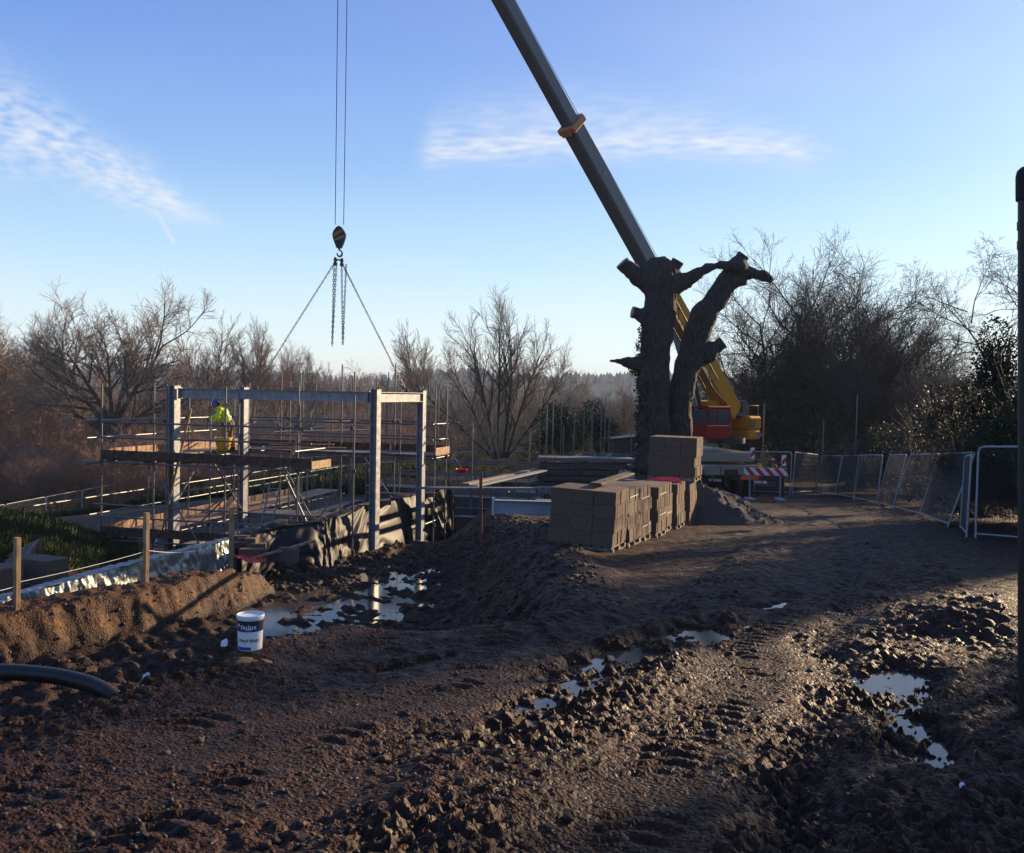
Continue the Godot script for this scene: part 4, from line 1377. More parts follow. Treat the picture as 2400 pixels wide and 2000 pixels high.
# a plate of white with proud red diagonal stripes
func _striped(par: Node3D, p: Vector3, s: Vector2, cnt: int) -> void:
	put("plate", one_box(Vector3(s.x, s.y, 0.03)), M.white_paint, par, Transform3D(Basis.IDENTITY, p))
	var st := s.x / cnt if cnt > 5 else s.y / 2.2
	for k in range(-3, cnt + 3):
		if posmod(k, 2) == 1:
			continue
		var poly: PackedVector2Array
		if cnt > 5:
			var x0 := -s.x * 0.5 + k * st
			poly = [Vector2(x0, s.y * 0.5), Vector2(x0 + st, s.y * 0.5), Vector2(x0 + st + s.y * 0.9, -s.y * 0.5), Vector2(x0 + s.y * 0.9, -s.y * 0.5)]
		else:
			var y0 := -s.y * 0.5 + k * st
			poly = [Vector2(-s.x * 0.5, y0), Vector2(s.x * 0.5, y0 + s.x), Vector2(s.x * 0.5, y0 + s.x + st), Vector2(-s.x * 0.5, y0 + st)]
		var lim: PackedVector2Array = [Vector2(-s.x * 0.5, -s.y * 0.5), Vector2(s.x * 0.5, -s.y * 0.5), Vector2(s.x * 0.5, s.y * 0.5), Vector2(-s.x * 0.5, s.y * 0.5)]
		for r in Geometry2D.intersect_polygons(poly, lim):
			put("stripe", _slab(r, 0.016, 0.019), M.red_paint, par, Transform3D(Basis.IDENTITY, p))

# ---------------------------------------------------------------- the new building
var cyl: ArrayMesh
var brd: ArrayMesh
var clip: ArrayMesh

func tubing(par: Node3D, called: String, a: Vector3, b: Vector3, m: Material = null) -> void:
	put(called, cyl, m if m else M.steel_tube, par, along(a, b, 0.0245, 0.0245))

func plank(par: Node3D, called: String, a: Vector3, b: Vector3, w: float, h: float, m: Material, up := Vector3.UP) -> void:
	var l := (b - a).length()
	var key := "%d_%d_%d" % [int(l * 20), int(w * 1000), int(h * 1000)]
	if not planks.has(key):
		planks[key] = one_box(Vector3(w, h, l), 0.006)
	var x := along(a, b, 1.0, 1.0, up)
	x.basis = Basis(x.basis.x, x.basis.y, x.basis.z.normalized())
	put(called, planks[key], m, par, x)
var planks := {}

func coupler(par: Node3D, p: Vector3) -> void:
	put("coupler", clip, M.fitting, par, Transform3D(Basis(Vector3.UP, 0.25), p))

func make_scaffold() -> void:
	var b := MB.new()
	b.rod(Vector3(0, 0, -0.5), Vector3(0, 0, 0.5), 1.0, 8)
	cyl = b.mesh()
	clip = one_box(Vector3(0.09, 0.1, 0.09), 0.02)
	var rng := RandomNumberGenerator.new()
	rng.seed = 21
	var sc := thing("scaffold", "tube and board scaffold with two boarded lifts round the steel frame", "scaffolding", O + Vector3(0, -4.8, 0))
	var o := sc.position
	var f := func(a: float, bb: float, y: float) -> Vector3: return fr(a, bb, y) - o
	# standards: [A, B, bottom, top]
	var stands := [[0, 0, -4.95, 0.06], [1.55, 0, -4.9, 0.07], [3.6, 0, -4.8, 0.07], [5.6, 0, -4.5, 0.08], [7.0, 0.2, -3.9, -0.1], [0, 2.0, -5.2, -2.1], [0, 4.0, -5.3, -0.0], [0, 6.6, -5.4, 0.1], [1.15, 1.15, -4.9, 0.1], [1.15, 3.3, -4.9, -0.4], [1.15, 5.5, -4.9, 0.2],
		[3.4, 1.0, -4.8, -0.05], [2.9, 5.5, -4.9, 0.55], [4.7, 5.5, -4.8, 0.6], [6.2, 5.5, -4.7, 0.1], [7.3, 5.5, -4.6, 0.2], [7.3, 6.6, -4.6, 0.15], [5.6, 6.6, -4.7, 0.9], [3.8, 6.6, -4.8, 0.85], [2.0, 6.6, -4.9, 0.3], [0, 8.6, -5.4, -2.2], [0, 10.6, -5.4, -2.2], [0, 12.4, -5.4, -2.0], [1.15, 7.6, -4.9, -2.4], [1.15, 9.6, -4.9, -2.4], [1.15, 12.4, -4.9, -2.0]]
	for q in stands:
		tubing(sc, "standard", f.call(q[0], q[1], q[2]), f.call(q[0] + 0.01, q[1], q[3]))
		for y in [-1.95, -3.95]:
			if y < q[3]:
				coupler(sc, f.call(q[0] + 0.04, q[1] - 0.04, y))
		if q[3] > -0.9:
			coupler(sc, f.call(q[0] - 0.03, q[1] - 0.04, -0.9))
	# ledgers and guard rails
	var runs := [[-0.1, -0.06, 6.0, -0.06, -0.93], [-0.1, -0.06, 6.0, -0.06, -1.32], [-0.5, -0.06, 6.0, -0.06, -1.98], [-0.2, -0.06, 6.1, -0.06, -3.08], [-0.2, -0.06, 5.6, -0.06, -3.4], [-0.6, -0.06, 6.2, -0.06, -3.98], [0.2, 1.1, 5.9, 1.1, -1.98], [0.2, 1.1, 5.9, 1.1, -3.98],
		[-0.06, -0.7, -0.06, 7.1, -0.88], [-0.06, -0.5, -0.06, 5.6, -1.31], [-0.06, -0.6, -0.06, 7.0, -1.98], [-0.06, -2.4, -0.06, 6.4, -2.85], [-0.06, 6.2, -0.06, 13.0, -2.83], [-0.06, -0.4, -0.06, 13.0, -3.3], [-0.06, -0.6, -0.06, 13.0, -3.98], [1.1, -0.3, 1.1, 7.0, -1.98], [1.1, 0.2, 1.1, 13.0, -3.98], [1.1, 2.0, 1.1, 13.0, -2.9],
		[0.6, 5.44, 7.6, 5.44, -0.95], [0.6, 5.44, 7.6, 5.44, -1.38], [-0.4, 5.44, 7.5, 5.44, -1.98], [-0.4, 6.66, 7.7, 6.66, -0.9], [2.0, 6.66, 7.6, 6.66, -1.35], [-0.4, 6.66, 7.5, 6.66, -1.98], [0.0, 6.66, 7.0, 6.66, -3.98], [0.0, 5.44, 7.0, 5.44, -3.98]]
	for q in runs:
		tubing(sc, "ledger", f.call(q[0], q[1], q[4] + rng.randf_range(-0.02, 0.02)), f.call(q[2], q[3], q[4] + rng.randf_range(-0.02, 0.02)))
	# transoms under the boards
	for y in [-1.91, -3.91]:
		for k in 6:
			tubing(sc, "transom", f.call(0.3 + k * 1.08, -0.2, y), f.call(0.3 + k * 1.08, 1.35, y))
		for k in (6 if y > -3 else 11):
			tubing(sc, "transom", f.call(-0.25, 0.4 + k * 1.15, y), f.call(1.35, 0.45 + k * 1.15, y))
		for k in 6:
			tubing(sc, "transom", f.call(1.8 + k * 1.06, 5.3, y), f.call(1.8 + k * 1.06, 6.9, y))
	for q in [[7.3, 5.3, 6.9, -0.93], [7.3, 5.3, 6.9, -1.4], [7.3, 5.3, 6.9, -1.95], [5.62, -0.2, 1.5, -0.95], [5.62, -0.2, 1.5, -1.5], [5.62, -0.2, 1.5, -1.95]]:
		tubing(sc, "transom", f.call(q[0], q[1], q[3]), f.call(q[0], q[2], q[3]))
	# braces
	for q in [[1.7, -0.1, -2.2, 3.0, -0.1, -4.0], [3.9, 1.1, -2.0, 2.0, 1.1, -3.8], [-0.1, 2.0, -4.9, -0.1, 5.0, -2.0], [3.6, 5.5, -3.9, 4.9, 5.5, -2.1], [5.2, 0.1, -2.1, 6.2, 0.3, -4.2], [2.4, 5.4, -2.3, 3.5, 5.4, -4.1], [0.0, 8.0, -3.0, 1.2, 9.8, -4.9], [4.6, 6.6, -2.1, 6.0, 6.6, -3.9], [1.3, 3.3, -2.2, 1.3, 5.4, -4.2], [7.35, 6.9, -2.1, 6.8, 8.3, -4.1]]:
		tubing(sc, "brace", f.call(q[0], q[1], q[2]), f.call(q[3], q[4], q[5]))
	# boards: deck boards lie, toe boards stand
	for y in [-1.86, -3.86]:
		for r in 4:
			var bb := 0.14 + r * 0.24
			plank(sc, "deck_board", f.call(0.0, bb, y), f.call(3.0, bb, y + 0.004), 0.225, 0.038, M.board_pale if r % 2 else M.board)
			plank(sc, "deck_board", f.call(3.02, bb, y), f.call(5.9, bb, y - 0.004), 0.225, 0.038, M.board_pale if r % 3 else M.board)
			var aa := 0.14 + r * 0.24
			var e := 6.9 if y > -3.0 else 13.0
			var st := 1.15
			while st < e - 0.2:
				var en := minf(st + rng.randf_range(2.4, 3.2), e)
				plank(sc, "deck_board", f.call(aa, st, y), f.call(aa, en - 0.03, y + 0.003), 0.225, 0.038, M.board_pale if (r + int(st)) % 2 else M.board)
				st = en
		for r in 5:
			var bb := 5.5 + r * 0.25
			if y < -3.0 and r > 3:
				continue
			plank(sc, "deck_board", f.call(1.2, bb, y), f.call(4.2, bb, y + 0.004), 0.225, 0.038, M.board_pale)
			plank(sc, "deck_board", f.call(4.22, bb, y), f.call(7.4 if y > -3 else 6.8, bb, y), 0.225, 0.038, M.board_pale if r % 2 else M.concrete)
		var ty: float = y + 0.125
		plank(sc, "toe_board", f.call(0.0, -0.02, ty - 0.02), f.call(3.2, -0.02, ty - 0.03), 0.036, 0.225, M.board_old)
		plank(sc, "toe_board", f.call(3.2, -0.03, ty - 0.03), f.call(6.0 if y > -3 else 5.7, -0.03, ty - 0.05), 0.036, 0.225, M.board_old)
		var ends := [0.05, 2.4, 4.9, 6.9] if y > -3.0 else [0.05, 2.6, 4.4, 6.9, 9.4, 11.6]
		for k in ends.size() - 1:
			plank(sc, "toe_board", f.call(-0.01, ends[k], ty), f.call(-0.01, ends[k + 1] - 0.03, ty), 0.036, 0.225, M.board)
	for q in [[0.3, 3.3], [3.35, 5.4], [5.45, 7.35]]:
		plank(sc, "toe_board", f.call(q[0], 6.78, -1.73), f.call(q[1], 6.78, -1.73), 0.036, 0.225, M.board_old)
	plank(sc, "toe_board", f.call(7.36, 5.4, -1.75), f.call(7.36, 6.75, -1.75), 0.036, 0.225, M.board)
	plank(sc, "toe_board", f.call(5.95, 0.05, -1.85), f.call(5.95, 1.15, -1.85), 0.036, 0.2, M.new_timber)
	# loose boards on the lower lift, one tilted
	plank(sc, "loose_board", f.call(0.35, 5.2, -3.75), f.call(1.0, 8.6, -3.66), 0.225, 0.038, M.new_timber)
	plank(sc, "loose_board", f.call(0.75, 4.6, -3.83), f.call(0.2, 6.6, -3.35), 0.225, 0.038, M.board)
	plank(sc, "loose_board", f.call(1.9, 5.7, -1.80), f.call(4.1, 6.3, -1.78), 0.225, 0.038, M.board)
	plank(sc, "loose_board", f.call(1.6, 6.0, -1.74), f.call(3.6, 6.5, -1.70), 0.225, 0.038, M.board)
	plank(sc, "raking_board", at(736, 936, 24.2) - o, at(684, 1066, 24.2) - o, 0.09, 0.06, M.new_timber, Vector3(-0.6, 0, 0.8))

	# second, lower scaffold behind, round the rest of the walls
	var s2 := thing("scaffold", "low scaffold with pale snowy decks behind the steel frame", "scaffolding", fr(7, 16, -4.6))
	var o2 := s2.position
	var g := func(a: float, bb: float, y: float) -> Vector3: return fr(a, bb, y) - o2
	for q in [[2.2, 14.5], [4.4, 14.5], [6.6, 14.5], [8.8, 14.5], [2.2, 15.7], [4.4, 15.7], [6.6, 15.7], [8.8, 15.7], [8.8, 18.0], [8.8, 20.5], [8.8, 23.0], [10.0, 18.0], [10.0, 20.5], [10.0, 23.0], [12.5, 23.0], [14.8, 23.0], [17.0, 23.0], [12.5, 24.2], [14.8, 24.2], [17.0, 24.2], [5.5, 9.5], [7.3, 9.5], [8.6, 10.5], [8.6, 12.5], [19.5, 22.0], [21.0, 23.5], [10.8, 25.0], [11.6, 22.0]]:
		var top := rng.randf_range(-1.6, 0.3)
		if q[1] > 21.0:
			top = rng.randf_range(-0.9, 0.6)
		tubing(s2, "standard", g.call(q[0], q[1], -4.7), g.call(q[0], q[1], top))
	# tall thin standards left sticking up beyond the frame: [px, py of the top, d]
	for q in [[660, 872, 33], [700, 895, 35], [711, 869, 34], [741, 900, 38], [760, 948, 40], [779, 915, 37], [822, 909, 39], [827, 885, 36], [862, 950, 41], [883, 892, 40], [907, 892, 38], [911, 873, 38], [932, 900, 41], [1011, 872, 40], [1030, 900, 43], [1061, 910, 44], [1077, 902, 45], [1103, 928, 47], [1122, 947, 45], [1141, 930, 49], [1160, 925, 50], [1267, 955, 48], [1317, 945, 49], [1420, 930, 50]]:
		var tp := at(q[0], q[1], q[2])
		tubing(s2, "standard", Vector3(tp.x - 0.03, -4.75, tp.z) - o2, tp - o2)
	for q in [[640, 990, 35, 935, 985, 41], [640, 1012, 35, 935, 1006, 41], [690, 1075, 37, 930, 1060, 43], [700, 1100, 38, 930, 1082, 44], [1040, 1010, 46, 1250, 1030, 49], [1040, 1050, 46, 1250, 1062, 49], [1010, 1066, 44, 1120, 1058, 47]]:
		tubing(s2, "ledger", at(q[0], q[1], q[2]) - o2, at(q[3], q[4], q[5]) - o2)
	for q in [[2.0, 14.44, 9.2, 14.44], [2.0, 15.76, 9.2, 15.76], [8.74, 14.2, 8.74, 23.4], [10.06, 17.0, 10.06, 23.4], [8.6, 22.94, 17.6, 22.94], [8.6, 24.26, 17.6, 24.26], [5.3, 9.44, 8.9, 9.44], [8.66, 9.2, 8.66, 14.5]]:
		for y in [-2.75, -3.25, -3.9]:
			tubing(s2, "ledger", g.call(q[0], q[1], y), g.call(q[2], q[3], y + 0.02))
	for q in [[5.0, 14.5, -2.4, 6.4, 14.5, -4.4], [8.7, 18.2, -2.5, 8.7, 20.4, -4.3], [7.6, 9.5, -2.0, 7.1, 9.6, -4.4], [13.0, 23, -2.5, 14.6, 23, -4.4]]:
		tubing(s2, "brace", g.call(q[0], q[1], q[2]), g.call(q[3], q[4], q[5]))
	for r in 5:
		plank(s2, "deck_board", g.call(1.4, 14.5 + r * 0.26, -3.8), g.call(5.2, 14.5 + r * 0.26, -3.8), 0.24, 0.04, M.board_pale)
		plank(s2, "deck_board", g.call(5.22, 14.5 + r * 0.26, -3.8), g.call(9.0, 14.5 + r * 0.26, -3.8), 0.24, 0.04, M.concrete)
		plank(s2, "deck_board", g.call(8.85 + r * 0.26, 15.8, -3.8), g.call(8.85 + r * 0.26, 19.4, -3.8), 0.24, 0.04, M.concrete)
		plank(s2, "deck_board", g.call(8.85 + r * 0.26, 19.42, -3.8), g.call(8.85 + r * 0.26, 23.0, -3.8), 0.24, 0.04, M.board_pale)
		plank(s2, "deck_board", g.call(10.2, 23.05 + r * 0.26, -3.8), g.call(13.4, 23.05 + r * 0.26, -3.8), 0.24, 0.04, M.galvanised)
		plank(s2, "deck_board", g.call(13.42, 23.05 + r * 0.26, -3.8), g.call(17.2, 23.05 + r * 0.26, -3.8), 0.24, 0.04, M.galvanised)
	plank(s2, "toe_board", g.call(1.4, 15.85, -3.66), g.call(5.2, 15.85, -3.66), 0.036, 0.225, M.board)
	plank(s2, "toe_board", g.call(5.22, 15.85, -3.66), g.call(9.0, 15.85, -3.66), 0.036, 0.225, M.board_old)
	plank(s2, "toe_board", g.call(10.2, 22.95, -3.9), g.call(17.2, 22.95, -3.9), 0.036, 0.225, M.board_old)

	# ladder leaning against the upper lift
	for q in [[fr(0.95, 1.3, -3.9), fr(1.95, 1.05, -0.55), "wooden pole ladder leaning on the scaffold beside the left column"]]:
		var ld := thing("ladder", q[2], "ladder", q[0])
		var dv: Vector3 = q[1] - q[0]
		var sx := AX * 0.2 * 0.6 - BX * 0.2
		put("stile", cyl, M.new_timber, ld, along(-sx, dv - sx, 0.03, 0.03))
		put("stile", cyl, M.new_timber, ld, along(sx, dv + sx, 0.03, 0.03))
		for k in 13:
			var pp := dv * (k + 0.5) / 13.0
			put("rung", cyl, M.new_timber, ld, along(pp - sx, pp + sx, 0.017, 0.017))
	var l2 := thing("ladder", "short aluminium ladder hung between the two lifts in the middle", "ladder", fr(3.3, 2.4, -3.85))
	for k in 2:
		put("stile", cyl, M.galvanised, l2, along(AX * (k * 0.32), AX * (k * 0.32 + 0.28) + Vector3(0, 1.3, 0), 0.025, 0.025))
	for k in 6:
		put("rung", cyl, M.galvanised, l2, along(AX * 0.05 * k + Vector3(0, 0.12 + 0.2 * k, 0), AX * (0.32 + 0.05 * k) + Vector3(0, 0.12 + 0.2 * k, 0), 0.016, 0.016))

func _h_section(mb: MB, a: Vector3, b: Vector3, w: float, h: float, up: Vector3) -> void:
	# flanges across, web between
	var t := (b - a).normalized()
	var x := up.cross(t).normalized()
	var y := t.cross(x)
	mb.bar(a + y * (h * 0.5 - 0.008), b + y * (h * 0.5 - 0.008), w, 0.016, up)
	mb.bar(a - y * (h * 0.5 - 0.008), b - y * (h * 0.5 - 0.008), w, 0.016, up)
	mb.bar(a, b, 0.012, h - 0.034, up)

func make_frame() -> void:
	var fz := thing("building_steelwork", "grey primed steel frame of four columns and roof beams", "steel frame", fr(4.2, 3.2, -4.4))
	var o := fz.position
	var cols := [[1.29, 1.3, -4.8], [1.25, 5.02, -4.9], [7.12, 1.3, -4.2], [7.05, 5.02, -4.5]]
	for q in cols:
		var mb := MB.new()
		_h_section(mb, fr(q[0], q[1], q[2] - 0.2) - o, fr(q[0], q[1], 0.05) - o, 0.28, 0.18, AX)
		var c := put("column", mb.mesh(), M.steel_frame, fz)
		put("cap_plate", one_box(Vector3(0.2, 0.016, 0.3)), M.steel_frame, c, Transform3D(Basis(AX, Vector3.UP, -BX), fr(q[0], q[1], 0.06) - o))
		put("base_plate", one_box(Vector3(0.42, 0.025, 0.42)), M.steel_frame, c, Transform3D(Basis(AX, Vector3.UP, -BX), fr(q[0], q[1], q[2] + 0.02) - o))
		for s in [-1, 1]:
			put("bolt", one_box(Vector3(0.05, 0.05, 0.05), 0.01), M.dark_metal, c, Transform3D(Basis(AX, Vector3.UP, -BX), fr(q[0] + s * 0.07, q[1], 0.10) - o))
	for q in [[1.44, 1.3, 6.97, 1.3], [7.12, 1.45, 7.07, 4.87], [1.29, 1.45, 1.25, 4.87], [1.4, 5.02, 6.9, 5.02]]:
		var mb := MB.new()
		_h_section(mb, fr(q[0], q[1], -0.13) - o, fr(q[2], q[3], -0.13) - o, 0.17, 0.26, Vector3.UP)
		var be := put("beam", mb.mesh(), M.steel_frame, fz)
		if q[1] == 1.3:
			for aa in [1.47, 6.93]:
				put("end_plate", one_box(Vector3(0.02, 0.3, 0.2)), M.steel_frame, be, Transform3D(Basis(AX, Vector3.UP, -BX), fr(aa, 1.3, -0.13) - o))
	var br := thing("timber_block", "pale timber baulk lying on top of the front roof beam", "timber", fr(4.75, 1.3, 0.045))
	put("baulk", one_box(Vector3(0.42, 0.09, 0.1), 0.01), M.new_timber, br, Transform3D(Basis(AX, Vector3.UP, -BX), Vector3.ZERO))

# stacks of blocks: piece meshes are shared, tones vary
var blk := {}
func block_pack(label: String, corner: Vector3, yaw: float, dims: Vector3i, group: String, lean := 0.0, gap_rows: Array = [], pallet := true, bsz := Vector3(0.383, 0.235, 0.122)) -> Node3D:
	# corner = right front bottom corner; blocks run left (x) and back (z)
	var t := thing("block_pack", label, "block stack", corner, group)
	t.rotation = Vector3(0, yaw, lean)
	var key := "%s" % bsz
	if not blk.has(key):
		blk[key] = one_box(bsz - Vector3(0.0025, 0.0025, 0.0025), 0.005)
	var rng := RandomNumberGenerator.new()
	rng.seed = hash(label)
	var y0 := 0.11 if pallet else 0.0
	if pallet:
		var pl := MB.new()
		for k in dims.x * 2:
			pl.box(Vector3(-(k + 0.5) * bsz.x * 0.5, 0.095, -dims.z * bsz.z * 0.5), Vector3(bsz.x * 0.36, 0.022, dims.z * bsz.z))
		for k in 3:
			pl.box(Vector3(-dims.x * bsz.x * 0.5, 0.045, -0.06 - k * (dims.z * bsz.z - 0.12) * 0.5), Vector3(dims.x * bsz.x, 0.07, 0.10))
		pl.box(Vector3(-dims.x * bsz.x * 0.5, 0.006, -dims.z * bsz.z * 0.5), Vector3(dims.x * bsz.x, 0.014, dims.z * bsz.z * 0.98))
		put("pallet", pl.mesh(), M.board_pale, t)
	for y in dims.y:
		var oy := rng.randf_range(-0.012, 0.012)
		var ox := rng.randf_range(-0.02, 0.02)
		for x in dims.x:
			for z in dims.z:
				if x > 0 and x < dims.x - 1 and z > 0 and z < dims.z - 1 and y < dims.y - 1:
					continue
				var p := Vector3(-(x + 0.5) * bsz.x + ox + rng.randf_range(-0.004, 0.004), y0 + (y + 0.5) * bsz.y, -(z + 0.5) * bsz.z + oy)
				if x == 0:
					p.x += rng.randf_range(-0.006, 0.008)
				put("block", blk[key], M["block%d" % rng.randi_range(0, 3)], t, Transform3D(Basis(Vector3.UP, rng.randf_range(-0.008, 0.008)), p))
	for y in gap_rows:
		put("strap", one_box(Vector3(0.004, 0.014, dims.z * bsz.z * 0.7)), M.strap, t, Transform3D(Basis.IDENTITY, Vector3(0.022, y0 + y, -dims.z * bsz.z * 0.5)))
	return t

func make_blocks() -> void:
	var yw := deg_to_rad(-20.0)
	var grp := "block packs in the row beside the pit"
	var names := ["dark brown concrete block pack nearest the camera, front of the row", "second concrete block pack in the row, leaning and banded", "third concrete block pack in the row with white straps", "fourth concrete block pack in the row, two straps on its lit end", "fifth concrete block pack in the row, set back in shade", "sixth concrete block pack below the red tubing"]
	var cs := [[1.74, 16.1, -0.035], [2.13, 17.05, 0.055], [2.45, 17.95, 0.03], [2.94, 19.1, 0.0], [3.25, 20.3, 0.0], [3.75, 21.45, 0.015]]
	for k in 6:
		var c: Array = cs[k]
		var st := [[], [0.8], [0.74, 0.2], [0.78, 0.36], [0.3], []]
		block_pack(names[k], Vector3(c[0], ground(c[0], c[1], false) - 0.04, -c[1]), yw, Vector3i(3, 4, 8), grp, c[2], st[k])
	var y0 := ground(4.3, 22.8, false) - 0.03
	block_pack("lower concrete block pack of the tall two-high pile", Vector3(4.3, y0, -22.8), yw, Vector3i(3, 4, 8), grp, 0.04)
	block_pack("upper concrete block pack of the tall two-high pile before the dead tree", Vector3(4.40, y0 + 1.06, -22.9), yw, Vector3i(3, 4, 8), grp, -0.01)
	block_pack("lower concrete block pack behind the two-high pile's left end", Vector3(3.32, y0 - 0.1, -23.5), yw, Vector3i(2, 4, 8), grp, 0.0)
	# board across the first packs, red tubing on the next
	var a := Vector3(1.55, ground(1.74, 16.1, false) + 1.06, -16.0)
	var bd := thing("plank", "long brown plank laid along the tops of the block packs", "plank", a)
	var r1 := Basis(Vector3.UP, yw)
	put("board", one_box(Vector3(0.22, 0.04, 2.6), 0.006), M.board_old, bd, Transform3D(Basis(Vector3.UP, yw), r1 * Vector3(-0.3, 0.035, -1.9)))
	var p := at(1520, 1131, 21.8)
	var rd := thing("red_pipes", "bundle of bright red plastic tubing lying on a block pack", "tubing", p)
	for k in 3:
		var mb := MB.new()
		mb.tube([Vector3(0, 0.02 * k, -0.08 * k), Vector3(0.35, 0.03 + 0.02 * k, -0.1 * k), Vector3(0.75, -0.01 + 0.03 * k, -0.05 - 0.1 * k)], [0.05, 0.05, 0.045], 10)
		put("tube", mb.mesh(), M.red_plastic, rd)
	# the block stacks on the far left
	block_pack("small stack of brown blocks beside the leftmost timber stake", on(-8.25, 16.95, 0.05), deg_to_rad(-24.0), Vector3i(2, 2, 4), "block stacks behind the foil wall", 0.0, [], false, Vector3(0.42, 0.215, 0.12))
	block_pack("brown block stack cut off by the left picture edge", on(-8.72, 16.3, 0.0), deg_to_rad(-24.0), Vector3i(3, 2, 4), "block stacks behind the foil wall", 0.0, [], false, Vector3(0.42, 0.215, 0.12))
	# loose blocks near the third stake
	var lb := [[560, 1262, 21.6, 0.3], [568, 1277, 21.5, 0.1], [580, 1268, 21.4, -0.1], [640, 1239, 23.2, 0.25], [600, 1281, 21.3, 0.2], [555, 1277, 21.2, 0.4], [602, 1294, 21.0, 0.15], [585, 1294, 20.9, -0.1]]
	var bl := one_box(Vector3(0.44, 0.14, 0.215), 0.01)
	var words := ["topmost loose block of the little heap by the red sheet", "loose block just under the top one of the heap by the red sheet", "loose block in the heap's middle, turned square to the foil", "single loose block lying on the black sheeted wall", "right-hand loose block of the heap's lower course", "left-hand loose block of the heap's lower course", "bottom right loose block of the heap by the red sheet", "bottom block of the heap by the red sheet, half hidden"]
	for k in lb.size():
		var q: Array = lb[k]
		var o := thing("loose_block", words[k], "block", at(q[0], q[1], q[2]), "loose concrete blocks by the foil wall")
		put("block", bl, M["block%d" % (k % 4)], o, Transform3D(Basis(Vector3.UP, q[3]), Vector3.ZERO))
	for q in [[at(1008, 1160, 29.5), "grey block holding down the black sheet between the tall columns"], [at(945, 1168, 28.3), "thin grey block on the black sheet's rim left of the rear column"], [at(897, 1178, 26.7), "pale block behind the tall column on the black sheet"], [at(858, 1188, 25.6), "flat block left of the tall front column on the sheet"]]:
		var o := thing("loose_block", q[1], "block", q[0], "loose concrete blocks by the foil wall")
		put("block", bl, M.block1, o, Transform3D(Basis(Vector3.UP, 0.5), Vector3.ZERO))

# a hanging sheet between a rim polyline and the ground
func drape(rim: PackedVector3Array, foot: PackedVector3Array, cols: int, rows: int, fold: float, sd: int, out: Vector3, freq := 2.2) -> ArrayMesh:
	var nz := noise(freq, 3, sd)
	var n2 := noise(freq * 0.35, 2, sd + 1)
	var v := []
	for j in rows + 1:
		var row := PackedVector3Array()
		var t := float(j) / rows
		for k in cols + 1:
			var s := float(k) / cols * (rim.size() - 1)
			var q := mini(int(s), rim.size() - 2)
			var a := rim[q].lerp(rim[q + 1], s - q)
			var b := foot[q].lerp(foot[q + 1], s - q)
			var p := a.lerp(b, t)
			var l := s * 1.6
			p += out * (fold * (0.35 + 0.65 * sin(PI * minf(t * 0.8 + 0.1, 1.0))) * (1.4 * absf(nz.get_noise_2d(l + t * (0.5 + 3.0 * n2.get_noise_2d(l, 0)), t * 1.1)) + 0.9 * n2.get_noise_2d(l * 1.7, t * 1.6 + 5.0)))
			p.y += fold * 0.5 * n2.get_noise_2d(l * 2.0, 9.0) * (1.0 - t)
			row.append(p)
		v.append(row)
	var mb := MB.new()
	for j in rows + 1:
		for k in cols + 1:
			var du: Vector3 = v[j][mini(k + 1, cols)] - v[j][maxi(k - 1, 0)]
			var dv: Vector3 = v[mini(j + 1, rows)][k] - v[maxi(j - 1, 0)][k]
			mb.v.append(v[j][k])
			mb.n.append(dv.cross(du).normalized())
	for j in rows:
		for k in cols:
			var a := j * (cols + 1) + k
			var b := a + cols + 1
			mb.i.append_array([a, a + 1, b + 1, a, b + 1, b])
	return mb.mesh()

